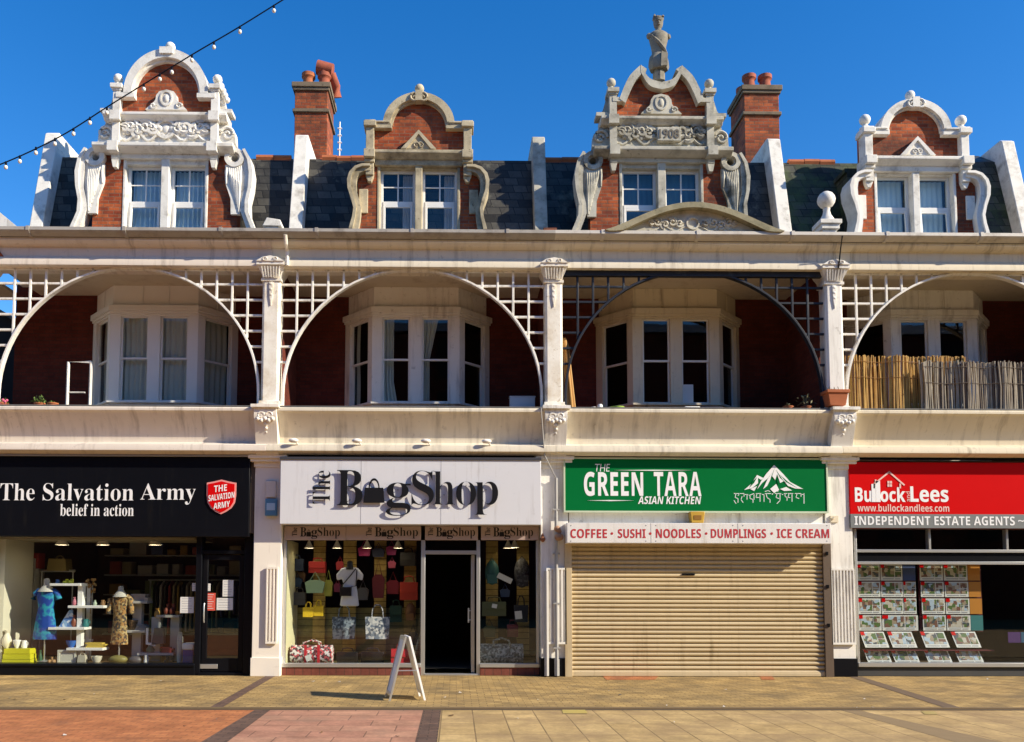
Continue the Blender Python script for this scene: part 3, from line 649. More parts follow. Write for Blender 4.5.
    sc.halves('scroll_bracket', mt, D, [C]); shl.halves('shell_carving', mt, D, [C])
    dorm_window(D, [(C-w_in+.03, C-mw), (C+mw, C+w_in-.03)], None, (ZG-.25, Z(203, 2.1), Z(167, 2.13)), frames_m, cur, top == 'arch', True)
    hd = MB(); hd.box(C-w_in+.03, C-mw, 2.02, 2.31, Z(167, 2.13), Z(159.9)); hd.box(C+mw, C+w_in-.03, 2.02, 2.31, Z(167, 2.13), Z(159.9)); hd.halves('window_head', mt, D, [C])
    return C, D

def dormerB(B, dx, dz, mt, balls, cur, frames_m, lattice, tilt, slate, mt2):
    T = lambda px, py, Y=2.0: (at(px, py, Y)[0]+dx, at(px, py, Y)[1]+dz)
    C = T(418.5, 220)[0]; Z = lambda py, Y=2.0: T(419, py, Y)[1]; W = lambda px, py: abs(T(px, py)[0]-C)
    w_in = W(379.5, 205); br = MB()
    for s_ in (-1, 1):
        br.prism([(C+s_*W(358, 226), ZG-.3), (C+s_*w_in, ZG-.3), (C+s_*w_in, Z(160)), (C+s_*W(364, 172), Z(166)), (C+s_*W(358, 180), Z(178))], 2.0, 2.3)
    ro = W(383.5, 125); ri = ro-.155; zs = Z(124, 1.87); kk = (Z(92, 1.87)-zs)/ro; wl = W(368, 130)
    br.prism([(C-wl, Z(152)), (C+wl, Z(152)), (C+wl, zs-.03)]+[(C+(ri+.04)*math.cos(math.pi*i/20), zs+(ri+.04)*kk*math.sin(math.pi*i/20)) for i in range(21)]+[(C-wl, zs-.03)], 2.0, 2.28)
    br.box(C-1.0, C+1.0, 2.02, 2.3, Z(160), Z(150))
    D = br.build('dormer', m_brick, B)
    bd = MB(); bd.box(C-1.30, C-1.0, 2.3, 4.3, ZG-.3, Z(160)); bd.box(C+1.0, C+1.30, 2.3, 4.3, ZG-.3, Z(160)); bd.box(C-1.35, C+1.35, 2.3, 4.3, Z(160), Z(156)); bd.halves('dormer_cheek', slate, D, [C-.8, C+.8])
    openroom(C-1.0, C+1.0, 2.31, 4.3, ZG-.3, Z(160)).build('room', m_dark, D)
    st = MB(); mw = .075
    st.box(C-w_in-.10, C+w_in+.10, 1.93, 2.31, Z(167), Z(156, 1.78))
    Zc = lambda p: Z(p, 1.78); st.yz([(2.3, Zc(156.5)), (1.9, Zc(156.5)), (1.84, Zc(154)), (1.80, Zc(153)), (1.78, Zc(152.4)), (1.78, Zc(149.4)), (1.82, Zc(149)), (2.3, Zc(148))], C-W(367, 150), C+W(367, 150))
    st.box(C-mw, C+mw, 1.95, 2.31, ZG-.3, Z(167))
    st.prism([(C-.34, Z(149, 1.86)), (C+.34, Z(149, 1.86)), (C, Z(131, 1.86))], 1.86, 2.0)
    st.box(C-w_in-.05, C-w_in+.01, 1.985, 2.31, ZG-.3, Z(167)); st.box(C+w_in-.01, C+w_in+.05, 1.985, 2.31, ZG-.3, Z(167))
    st.build('dormer_frame', mt, D, .012)
    tr = MB()
    for s_ in (-1, 1): tr.strip([(C+s_*.37, Z(149, 1.84)), (C, Z(130, 1.84))], [(C+s_*.26, Z(149, 1.84)), (C, Z(134, 1.84))], 1.82, 1.98)
    tr.spiral(C-.05, 1.85, Z(145, 1.85), .07, 1.3, 0, 1, .018); tr.spiral(C+.05, 1.85, Z(145, 1.85), .07, 1.3, math.pi, -1, .018); tr.build('small_pediment', mt, D)
    pl = MB()
    for s_ in (-1, 1):
        x = C+s_*W(370.5, 140); w_ = .085
        pl.box(x-w_, x+w_, 1.86, 2.15, Z(178), Z(126)); pl.box(x-w_-.045, x+w_+.045, 1.80, 2.2, Z(125.5, 1.8), Z(120.5, 1.8)); pl.box(x-w_-.03, x+w_+.03, 1.84, 2.2, Z(120.5, 1.8), Z(118.6, 1.8))
        pl.box(x-w_-.03, x+w_+.03, 1.74, 2.2, Z(156.5, 1.74), Z(148.5, 1.74)); pl.box(x-w_-.02, x+w_+.02, 1.82, 2.18, Z(166), Z(163))
        pl.prism([(x-w_, Z(178)), (x+w_, Z(178)), (x+w_*.4, Z(184)), (x-w_*.4, Z(184))], 1.9, 2.05)
        pl.box(*sorted((x, C+s_*(ri-.03))), 1.87, 2.25, zs-.09, zs+.02); pl.box(*sorted((x, C+s_*(ri+.02))), 1.84, 2.25, zs+.02, zs+.06)
        pl.box(*sorted((C+s_*W(359, 200), C+s_*W(368, 200))), 1.965, 2.05, Z(214), Z(190))
    pl.halves('pilaster', mt, D, [C], .01)
    cp = MB(); cp.ring(C, zs, ro, ri, 0, 180, 1.86, 2.32, 28, kk); cp.ring(C, zs, ri+.01, ri-.045, 0, 180, 1.93, 2.02, 28, kk)
    zt = zs+ro*kk
    cp.spiral(C-.09, 1.84, zt-.13, .10, 1.3, 1.6, 1, .028); cp.spiral(C+.09, 1.84, zt-.13, .10, 1.3, 1.6, -1, .028); cp.box(C-.075, C+.075, 1.82, 2.28, zt-.2, zt+.02)
    urn(cp, C, 2.08, zt, .10)
    if balls:
        for s_ in (-1, 1): urn(cp, C+s_*W(370.5, 120), 2.0, Z(119, 1.8), .115)
    cp.build('gable_coping', mt, D)
    sc = MB()
    outer = [(371, 164.5), (363, 164.5), (356, 167), (350.4, 173), (348.3, 180), (348.8, 189), (352.5, 200), (354.5, 209), (353.4, 217), (350, 229)]
    inner = [(371, 170), (365, 170.5), (360.5, 172.5), (358, 176), (357, 182), (357.4, 190), (359.8, 199), (361.8, 208), (361, 217), (359, 229.5)]
    for s_ in (-1, 1):
        O = [(C+s_*W(*p), Z(p[1], 1.82)) for p in outer]; I = [(C+s_*W(*p), Z(p[1], 1.82)) for p in inner]
        m_ = [((a[0]*.6+b[0]*.4), (a[1]*.6+b[1]*.4)) for a, b in zip(O, I)]
        sc.strip(O, I, 1.84, 2.25); sc.strip(O, m_, 1.78, 1.85)
    sc.halves('scroll_bracket', mt2, D, [C])
    dorm_window(D, [(C-w_in+.01, C-mw), (C+mw, C+w_in-.01)], None, (ZG-.25, Z(203, 2.1), Z(171, 2.13)), frames_m, cur, tilt, lattice)
    hd = MB(); hd.box(C-w_in+.01, C-mw, 2.02, 2.31, Z(171, 2.13), Z(166.9)); hd.box(C+mw, C+w_in-.01, 2.02, 2.31, Z(171, 2.13), Z(166.9)); hd.halves('window_head', mt, D, [C])
    return C, D

m_pierw = M('cream_white_paint', (.84, .77, .67), .55, .05, dirt=(.4, .33, .26), amt=.25)
UN = [dict(k=-2, lab='end shop building with the black shop sign and net curtains in its bay window', bm=m_pinky, cm=m_white, curt='net', tm=m_white, pm=m_stoneW, bay=m_white2),
      dict(k=-1, lab='shop building with the lilac-white bag shop sign and cream scrolled dormer', bm=m_buff, cm=m_flaky, curt='drape', tm=m_white, pm=m_white, bay=m_white),
      dict(k=0, lab='shop building with a lowered beige roller shutter and black arch trellis', bm=m_buff, cm=m_flaky, curt=None, tm=m_ironk, pm=m_stone, bay=m_cream),
      dict(k=1, lab='estate agent shop building at the right with reed screening on its balcony', bm=m_cream, cm=m_white, curt=None, tm=m_white, pm=m_stoneW, bay=m_white)]
for u in UN:
    k = u['k']; x0, x1 = k*P, (k+1)*P; cx = (x0+x1)/2
    B = u['B'] = thing('terrace_building', u['lab'], 'shop building', (cx, 1, 0)); g = .003*(k % 2)
    xa = x0 if k > -2 else x0-.5
    # upper floor
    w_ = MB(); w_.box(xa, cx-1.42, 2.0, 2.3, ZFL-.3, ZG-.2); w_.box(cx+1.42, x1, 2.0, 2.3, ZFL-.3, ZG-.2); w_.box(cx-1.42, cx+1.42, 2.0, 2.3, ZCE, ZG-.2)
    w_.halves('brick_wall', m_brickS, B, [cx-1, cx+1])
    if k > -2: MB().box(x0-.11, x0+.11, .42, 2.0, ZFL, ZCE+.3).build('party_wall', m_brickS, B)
    MB().box(x0, x1, .02, 2.0, ZCE, ZCE+.06).build('balcony_ceiling', m_ceil, B)
    MB().box(x0, x1, .1, 2.0, ZFL-.25, ZFL).build('balcony_floor', m_wood, B)
    MB().yz([(-.25, ZG-.09), (2.2, ZG-.02), (2.2, ZG-.14), (-.25, ZG-.14)], xa, x1).build('verandah_roof', m_lead, B)
    b = MB(); e = .002*(k % 2)
    b.yz([(.36, ZGb), (-.24, ZGb), (-.24, ZGb-.05), (-.20, ZGb-.09), (-.17, ZC), (-.08-e, ZC-.01), (-.07-e, ZF+.03), (-.11, ZF), (-.13, ZF-.05), (-.13, ZBm), (.36, ZBm)], xa, x1)
    bo = b.build('beam', u['bm'], B, .006)
    gt = MB(); gt.yz([(-.24, ZGb+.0), (-.36, ZGb+.02), (-.41, ZGb+.07), (-.40, ZG), (-.36, ZG), (-.34, ZGb+.06), (-.24, ZGb+.04)], xa, x1)
    for i in range(3): xx = x0+P*(i+.5)/3; gt.yz([(-.24, ZGb-.01), (-.37, ZGb+.005), (-.425, ZGb+.06), (-.415, ZG+.01), (-.36, ZG+.01), (-.24, ZGb+.05)], xx-.03, xx+.03)
    gt.build('gutter', m_gutter if k < 0 else M('pale_gutter', (.55, .51, .45), .5, .08, dirt=(.2, .16, .12), amt=.6, streak=False), B)
    l = MB(); l.yz([(.25, ZL), (-.32, ZL), (-.36, ZL-.03), (-.36, ZL-.08), (-.31, ZL-.11), (-.29, ZL2+.0), (-.25, ZL2-.05), (-.15, ZL2-.18), (-.09, ZL2-.30), (-.06, ZP+.10), (-.06, ZP+.03), (-.25, ZP-.03), (-.27, ZFa+.09), (-.27, ZFa+.05), (-.10, ZFa), (.25, ZFa)], x0, x1)
    l.build('balcony_parapet', u['bm'], B, .006)
    MB().box(x0, x1, -.34, .2, ZL, ZL+.018).build('parapet_flashing', m_lead, B)
    MB().box(x0+.38, x1-.38, -.10, .0, ZFa-.035, ZFa-.001).build('gap_shade_strip', m_black, B)  # solid black strip stands in for the shade of the gap above the signs
    arch_trellis(B, cx, u['tm']); bay(B, cx, u['bay'], u['curt'])
    # roof
    zt = zr(161, 3.0); sl_ = m_slate if k < 1 else m_slateG
    r = MB(); r.yz([(2.12, ZG-.25), (3.0, zt), (3.2, zt), (3.2, ZG-.25)], xa if k == -2 else x0, x1); r.box(x0, x1, 3.2, 7.0, zt-.3, zt-.1)
    ro_ = r.build('roof', sl_, B)
    rt = MB(); 
    for (a, b2) in {-2: [(.80, .95)], -1: [(.08, .33)], 0: [(.03, .18)], 1: [(.08, .28)]}[k]: tiles(rt, x0+P*a, x0+P*b2, 3.05, zt+.03)
    rt.build('ridge_tiles', m_terra, ro_)
    pw = MB(); zp = zr(141, 2.9); xx = x0 if k > -2 else x0-.25
    pw.yz([(1.86, ZG-.3), (2.75, zp), (2.82, zp+.05), (4.4, zp+.05), (4.4, ZG-.3)], xx-.14, xx+.14); 
    pw.build('parapet_wall', m_stoneW if k != 0 else m_stone, B, .015)
    if k == 1:
        p2 = MB(); p2.yz([(1.86, ZG-.3), (2.75, zp), (2.82, zp+.05), (4.4, zp+.05), (4.4, ZG-.3)], x1-.14, x1+.14); p2.build('parapet_wall', m_stoneW, B, .015)
        rd = MB(); rd.yz([(3.01, zt-.2), (3.01, zt+.06), (3.6, zt+.5), (4.3, zt+.5), (4.3, zt-.2)], x1-.7, x1-.15); rd.build('roof_hatch', m_slate, ro_)
    # columns and piers on the party lines
    if k > -2: column(B, x0, u['cm'])
    else: column(B, x0-.16, u['cm'])
    if k == 1: column(B, x1, u['cm'])
    if k > -2: pier(B, x0, {-1: m_pierw, 0: m_white, 1: m_white}[k], m_pierw if k == -1 else m_black, {-1: (.0, .21), 0: (-.16, .21), 1: (-.2, .24)}[k], {-1: 3, 0: 5, 1: 7}[k])
    else: pier(B, x0-.16, u['cm'], m_white)
    if k == 1: pier(B, x1, m_white, m_black)
    # side walls of the shop
    MB().box(x0-.12 if k > -2 else x0-.4, x0+.12, .45, 5.0, 0, ZFL-.3).build('party_wall', m_roomB, B)
    if k == 1: MB().box(x1-.11, x1+.11, .42, 2.0, ZFL, ZCE+.3).build('party_wall', m_brickS, B)  # out-of-view end wall, added to keep the sun off the right balcony
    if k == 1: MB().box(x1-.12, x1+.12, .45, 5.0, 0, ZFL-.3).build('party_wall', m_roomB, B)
    MB().box(xa, x1, .03, .45, zr({-2: 534, -1: 525, 0: 523, 1: 527}[k], .03), ZFa-.04).build('fascia_beam', m_brown, B)
CA, DA = dormerA(UN[0]['B'], 0, m_stoneW, 'arch', (m_blue, 'full'), m_white2, 3, m_slate)
CB, DB = dormerB(UN[1]['B'], 0, 0, m_stoneY, False, (m_sheet, 'right'), m_white2, True, False, m_slate, m_stoneY)
C3, D3 = dormerA(UN[2]['B'], 2*P, m_stone, 'ears', (flatc('teal_blind', (.05, .13, .22)), 'flat'), m_white2, 8, m_slate)
C4, D4 = dormerB(UN[3]['B'], 2*P+.085, -.05, m_stoneW, True, (m_blind, 'flat'), m_white2, False, True, m_slateG, m_white)
ch1, c1 = chimney(UN[0]['B'], 294, 327, 87, 4.0, [(.33, .35, 1.0, m_terra), (.82, .35, 1.0, m_terraR)], True)
ch2, c2 = chimney(UN[2]['B'], 745, 780, 90, 4.0, [(.28, .3, 1.0, m_terraR), (.74, .3, 1.0, m_terraR), (.28, .75, .9, m_terraR)])
ap = MB(); ax = c1[1]+.17
ap.tube([(ax, 4.9, c1[2]-2.6), (ax, 4.9, c1[2]-.35)], .018, 6)
for i in range(12): ap.tube([(ax-.05, 4.9, c1[2]-2.5+i*.18), (ax+.05, 4.9, c1[2]-2.5+i*.18)], .022, 5)
solo('pole_aerial', ap, m_plastic, 'thin pale aerial pole beside the left brick chimney stack', 'aerial', (ax, 4.9, c1[2]-2.6))
# 1908 tablet on the third dormer
def tb(px, py, Y=1.9): return at(px, py, Y)
b = MB(); X0, X1, Z0, Z1 = pxbox(659, 140-0, 680, 130-0, 1.9); X0, X1, Z0, Z1 = pxbox(657.5, 127, 681, 140.5, 1.84)
b.box(X0, X1, 1.84, 1.95, Z0, Z1); tbl = b.build('date_tablet', m_stone, D3, .01)
letters('date', '1908', X0+.04, X1-.04, Z0+.05, Z1-.05, 1.84, M('dark_stone', (.16, .14, .11), .9), tbl, .012, .02)
# segmental pediment over the third bay
pb = MB(); cxp = P/2; hw = (at(782, 232, -.3)[0]-at(604, 232, -.3)[0])/2; cxp = (at(782, 232, -.3)[0]+at(604, 232, -.3)[0])/2; hgt = zr(204, -.3)-ZG
def seg(d, n=24, s=1.0):
    return [(cxp-hw*s+2*hw*s*i/n, ZG+d+hgt*math.cos(math.pi/2*(2*i/n-1))**1.25) for i in range(n+1)]
A = seg(0); Bq = seg(-.10, s=.96)
pb.prism([(cxp-hw*.95, ZG-.02)]+seg(-.06, s=.95)+[(cxp+hw*.95, ZG-.02)], -.28, .1); ped = pb.build('pediment', m_stoneG, UN[2]['B'])
cpd = MB(); cpd.strip(A, [(x, max(z, ZG-.02)) for x, z in Bq], -.44, .15); cpd.build('pediment_coping', m_moss, ped)
rl = MB(); relief(rl, cxp-hw*.5, cxp+hw*.5, ZG+.04, ZG+hgt*.62, -.262, 5); rl.build('carved_tympanum', m_stoneG, ped)
# statue
sx = C3+at(668, 60, 2.08)[0]-at(668.0, 60, 2.08)[0]; sz = zr(82, 2.08, 668); h = zr(15, 2.08, 668)-sz
st = MB(); q = h
st.lathe(sx, 2.08, [(.13, 0), (.13, .12*q), (.10, .13*q), (.10, .20*q)], 8, sz)
st.lathe(sx, 2.08, [(.20, .17*q), (.225, .22*q), (.215, .30*q), (.19, .37*q), (.15, .40*q)], 8, sz, 1, .8)
st.lathe(sx, 2.08, [(.15, .38*q), (.145, .44*q), (.165, .52*q), (.195, .60*q), (.215, .66*q), (.205, .70*q), (.14, .735*q), (.075, .75*q), (.062, .79*q), (.085, .81*q), (.105, .86*q), (.108, .91*q), (.125, .925*q), (.12, .955*q), (.05, .965*q)], 16, sz, 1, .72)
for a, hh in ((-.09, .06), (-.035, .035), (.03, .03), (.09, .045)): st.lathe(sx+a, 2.02, [(.032, 0), (.024, hh*.7), (.004, hh)], 6, sz+.945*q)
st.ball(sx-.20, 2.06, sz+.67*q, .065, 8); st.ball(sx+.205, 2.06, sz+.665*q, .06, 8)
st.tube([(sx-.16, 2.0, sz+.66*q), (sx-.03, 1.95, sz+.55*q), (sx+.10, 1.97, sz+.44*q), (sx+.15, 2.0, sz+.38*q)], [.03, .035, .035, .03], 7)
st.prism([(sx+.0, sz+.16*q), (sx+.13, sz+.17*q), (sx+.15, sz+.34*q), (sx+.02, sz+.38*q)], 1.87, 2.02)
st.ball(sx-.01, 1.985, sz+.855*q, .026, 8); st.ball(sx, 1.995, sz+.89*q, .06, 8, sy=.5, sz=.3); st.ball(sx, 1.995, sz+.825*q, .035, 8, sy=.6, sz=.5)
solo('statue', st, M('sooty_statue_stone', (.30, .27, .21), .9, .25, 5, dirt=(.06, .055, .045), amt=1.3, streak=False, bump=.5, fine=25), 'weathered stone bust figure with a crown standing on the dipped gable top', 'statue', (sx, 2.08, sz))
# urn on pedestal, broken pedestal, brick stub on the gutter
def ped_urn(px, pyb, pyt, Y, w_, ball):
    x = at(px, pyb, Y)[0]; z0 = ZG-.1; z1 = zr(pyt, Y, px); b = MB(); H = z1-z0
    b.box(x-w_*.75, x+w_*.75, Y-w_*.75, Y+w_*.75, z0, z0+H*.32); b.box(x-w_, x+w_, Y-w_, Y+w_, z0+H*.32, z0+H*.40); b.box(x-w_*1.2, x+w_*1.2, Y-w_*1.2, Y+w_*1.2, z0+H*.40, z0+H*.47)
    if ball: b.lathe(x, Y, [(w_*.95, 0), (w_*.8, .06), (w_*.45, .16), (w_*.35, .24), (w_*.4, .28)], 14, z0+H*.47); b.ball(x, Y, z0+H*.86, H*.145, 14)
    return b, (x, Y, z0)
b, p_ = ped_urn(827, 230, 192, .25, .17, True); solo('stone_urn', b, m_stoneW, 'white stone ball finial on a pedestal behind the gutter beside the mossy slates', 'finial', p_, bev=.006)
b = MB(); x = at(275, 228, .2)[0]
b.box(x-.16, x+.10, .05, .35, ZG-.1, ZG+.22); b.prism([(x-.2, ZG+.22), (x+.16, ZG+.22), (x+.13, ZG+.34), (x-.12, ZG+.38)], .02, .38); b.prism([(x+.05, ZG), (x+.28, ZG), (x+.10, ZG+.28)], .1, .3)
solo('broken_pedestal', b, m_stoneW, 'broken white pedestal stub behind the gutter above the first column', 'pedestal', (x, .2, ZG-.1), bev=.01)
b = MB(); x = at(549, 226, .2)[0]; b.box(x-.16, x+.16, .05, .4, ZG-.1, ZG+.06)
for i in range(3): b.box(x-.15+.1*i, x-.06+.1*i, .06, .38, ZG+.065, ZG+.17)
b.box(x-.12, x+.13, .07, .37, ZG+.175, ZG+.24)
solo('brick_stub', b, m_brickC, 'small crumbling stub of brickwork behind the gutter beside the dark parapet wall', 'brick stub', (x, .2, ZG-.1), bev=.008)

# ------------------------------------------------------------------ shop fronts
m_greyroom = flatc('lit_cream_wall', (.62, .58, .46), .8)
def room(B, x0, x1, y0, y1, z1, m, fl=m_roomB, ceil=None):
    o = openroom(x0, x1, y0, y1, .10, z1).build('shop_room', m, B, smooth=False); return o
def pane(B, x0, x1, Y, z0, z1, m=None, nm='shop_window'):
    b = MB(); b.add([(x0, Y, z0), (x1, Y, z0), (x1, Y, z1), (x0, Y, z1)], [(0, 1, 2, 3)]); return b.build(nm, m or m_shopglass, B, smooth=False)
B0, B1, B2, B3 = [u['B'] for u in UN]
YG = .22
# --- black fronted charity shop
x0, x1, z0, z1 = pxbox(-40, 537, 199, 663, YG); xd0, xd1, zd0, zd1 = pxbox(200, 553, 246, 672, YG); xe = at(252, 600, .1)[0]; xs = -2*P+.1
fr = MB()
fr.box(xs, x1, .12, .40, .0, z0); fr.box(xs, x1, .10, .14, z0-.05, z0-.01)                   # riser
fr.box(x1-.02, xd0+.01, .14, .36, 0, z1+.35); fr.box(xd1-.0, xe+.02, .12, .40, 0, z1+.35); fr.box(xs, xe, .14, .40, z1, z1+.35)
fr.box(xd0, xd1, .16, .34, zd1-.02, zd1+.05); fr.box(xd0, xd1, .10, .34, 0, .05)
fr.build('shop_front', m_black, B0, .006)
pane(B0, xs, x1, YG, z0, z1); pane(B0, xd0, xd1, YG+.03, zd1+.05, z1, nm='fanlight')
d = MB(); dx0, dx1 = xd0+.02, xd1-.02; dz0, dz1 = .06, zd1-.03
d.box(dx0, dx0+.09, .2, .26, dz0, dz1); d.box(dx1-.09, dx1, .2, .26, dz0, dz1); d.box(dx0+.09, dx1-.09, .2, .26, dz1-.10, dz1); d.box(dx0+.09, dx1-.09, .2, .26, dz0, dz0+.24)
dr = d.build('shop_door', m_black, B0, .005)
MB().box(dx0+.08, dx1-.08, .225, .235, dz0+.2, dz1-.08).build('door_pane', m_shopglass, dr)
MB().box(*pxbox(214, 0, 232, 0, .2)[:2], .185, .2, zr(669, .2), zr(664.5, .2)).build('letter_plate', m_alu, dr, .003)
hb = MB(); hb.tube([(dx0+.05, .16, .95), (dx0+.05, .14, 1.0), (dx0+.05, .14, 1.25), (dx0+.05, .16, 1.3)], .012, 6); hb.build('door_handle', m_alu, dr)
room(B0, xs-.1, xe+.1, .42, 5.2, z1+.3, m_roomB)
lw = MB(); xl = at(17, 600, 1.0)[0]; lw.box(xl-.6, xl, .5, 1.6, .15, z1+.2); lw.build('window_return', m_greyroom, B0)
MB().box(xs, xe, .40, 2.2, .10, z0-.02).build('display_floor', m_wood, B0)
MB().box(*pxbox(0, 537, 196, 541, .45)[:2], .42, 1.6, z1-.04, z1+.02).build('display_soffit', M('dull_soffit', (.30, .26, .18), .8), B0)
# --- bag shop
x0, x1, z0, z1 = pxbox(283, 540, 421, 665, YG); xb0 = at(283, 600, .2)[0]; xb1 = at(539, 600, .2)[0]
zsill = zr(665, .2); zhead = zr(540.5, .2); xj0 = at(421, 600, .2)[0]; xj1 = at(425, 600, .2)[0]; xk0 = at(472, 600, .2)[0]; xk1 = at(480, 600, .2)[0]; zdt = zr(553.5, .2)
rs = MB(); rs.box(xb0, xj0, .14, .42, 0, zsill-.04); rs.box(xk1, xb1, .14, .42, 0, zsill-.04); rs.halves('stall_riser', m_riser, B1, [xj1+.2], .006)
fr = MB(); fw = .05
fr.box(xb0, xj0, .12, .28, zsill-.04, zsill+.03); fr.box(xk1, xb1, .12, .28, zsill-.04, zsill+.03)
fr.box(xb0, xb0+fw, .18, .27, zsill, zhead); fr.box(xj0, xj1, .17, .28, 0, zhead); fr.box(xk1-.065, xk1, .17, .28, 0, zhead); fr.box(xb1-fw, xb1, .18, .27, zsill, zhead)
fr.box(xj1, xk1, .18, .27, zdt-.02, zdt+.05); fr.box(xj1, xk1, .16, .3, 0, .03)
fr.build('shop_front', m_alu, B1, .005)
pane(B1, xb0+fw, xj0, YG, zsill, zhead); pane(B1, xk1, xb1-fw, YG, zsill, zhead); pane(B1, xj1, xk1-.06, YG, zdt+.05, zhead, nm='fanlight')
d = MB(); d.box(xk0-.01, xk0+.05, .30, 1.10, .04, .16); d.box(xk0-.01, xk0+.05, .30, 1.10, zdt-.12, zdt-.03); d.box(xk0-.01, xk0+.05, .30, .38, .16, zdt-.12); d.box(xk0-.01, xk0+.05, 1.02, 1.10, .16, zdt-.12)
dr = d.build('open_door', m_alu, B1, .005); MB().box(xk0+.012, xk0+.022, .37, 1.03, .15, zdt-.1).build('door_pane', m_shopglass, dr)
hb = MB(); hb.tube([(xk0-.06, .36, .95), (xk0-.06, .36, 1.22)], .016, 6); hb.tube([(xk0-.06, .36, 1.0), (xk0+.0, .36, 1.0)], .012, 6); hb.tube([(xk0-.06, .36, 1.17), (xk0+.0, .36, 1.17)], .012, 6); hb.build('door_handle', m_alu, dr)
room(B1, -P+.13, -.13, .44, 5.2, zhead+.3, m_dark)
bk = MB(); YB_ = 1.45
bk.box(xb0, xj0, YB_, YB_+.05, .3, zr(608, YB_)); bk.box(xk1, xb1+.1, YB_, YB_+.05, .3, zr(650, YB_)); bk.halves('low_backboard', m_slatG, B1, [xj1+.2])
for a, b_ in ((313, 325), (343, 356), (374, 386), (404, 416), (486, 498), (517, 529)):
    q = MB(); q.box(at(a, 600, 1.38)[0], at(b_, 600, 1.38)[0], 1.38, 1.44, .3, zhead+.05); q.build('slatwall_strip', m_slat, B1)
MB().box(xb0, xj0, .44, 1.45, .1, zsill-.02).build('display_floor', m_slatG, B1); MB().box(xk1, xb1, .44, 1.45, .1, zsill-.02).build('display_floor', m_slatG, B1)
MB().box(xb0-.02, xb0+.045, .3, 1.44, zsill, zhead).build('window_return', flatc('pale_yellow_wall', (.62, .58, .36), .8), B1)
MB().box(xj0-.03, xj0+.02, .5, 3.5, .1, zhead).build('window_return', m_dark, B1); MB().box(xk1-.02, xk1+.03, 1.15, 3.5, .1, zhead).build('window_return', m_dark, B1)
# --- shuttered kitchen
xs0 = at(570, 600, .0)[0]; xs1 = at(824.5, 600, .0)[0]; zs1 = zr(538, .0); DS = -.18; zs0 = .04
m_ = MB(); n = 31; hgt = (zs1-zs0)/n
prof = []
for i in range(n):
    z = zs0+i*hgt
    j_ = DS+random.uniform(-.006, .006); hz_ = random.uniform(-.06, .06)*hgt; prof += [(.225+DS, z+.001), (.195+j_, z+hgt*.12+hz_), (.172+j_, z+hgt*.38+hz_), (.172+j_, z+hgt*.62+hz_), (.19+j_, z+hgt*.85), (.225+DS, z+hgt*.97)]
m_.yz([(.26+DS, zs0)]+prof+[(.26+DS, zs1)], xs0, xs1)
rsh = m_.build('roller_shutter', m_shut, B2); MB().box(xs0, xs1, .16+DS, .24+DS, 0.01, zs0+.03).build('bottom_rail', m_shut, rsh, .004)
MB().box(xs0+(xs1-xs0)*.44, xs0+(xs1-xs0)*.49, .155+DS, .18+DS, zr(575, .0), zr(573.4, .0)).build('shutter_handle', m_black, rsh)
for a, b_ in ((xs0-.10, xs0+.03), (xs1-.03, xs1+.12)):
    g = MB(); g.box(a, b_, -.055, .08, 0, zs1+.05); g.build('guide_rail', m_shut if a < xs0 else m_brown, B2, .004)
    if a > xs0:
        for zz in (.9, 1.6, 2.2): MB().box(a+.05, a+.09, -.075, -.05, zz, zz+.06).build('lock', m_black, B2)
wb = MB(); wb.box(.27, P-.27, .02, .4, zr(524, .0), zr(505, .0)); wb.build('fascia_board', m_white, B2)
# --- estate agent
xa0 = at(855, 600, .12)[0]; xa1 = 2*P-.27; zt0 = zr(663.5, .12); zA = zr(528, .12)
rs = MB(); rs.box(xa0, xa1, .10, .40, 0, zt0-.05); rs.build('stall_riser', M('charcoal_render', (.05, .05, .05), .6, .2), B3, .006)
fr = MB(); fr.box(xa0, xa1, .05, .20, zt0-.05, zt0+.025)
fr.box(xa0, xa0+.045, .08, .2, zt0, zA); fr.box(xa0, xa1, .085, .2, zr(551.5, .1), zr(548.5, .1)); fr.box(xa0, xa1, .085, .2, zr(563.5, .1), zr(560.5, .1))
for px in (929.5, 1007): xx = at(px, 545, .1)[0]; fr.box(xx-.02, xx+.02, .083, .2, zr(548.5, .1), zA)
fr.build('shop_front', m_alu, B3, .005)
MB().box(xa0, xa1, .13, .15, zr(560.5, .1), zr(551.5, .1)).build('blank_panel', m_black, B3)
pane(B3, xa0+.04, xa1, .13, zt0, zr(563.5, .1)); pane(B3, xa0+.04, xa1, .13, zr(548.5, .1), zA, nm='transom_window')
room(B3, P+.13, 2*P-.13, .42, 5.2, zA+.3, m_dark); MB().box(xa0, xa1, .2, 1.2, .1, zt0-.03).build('display_floor', m_brown, B3)
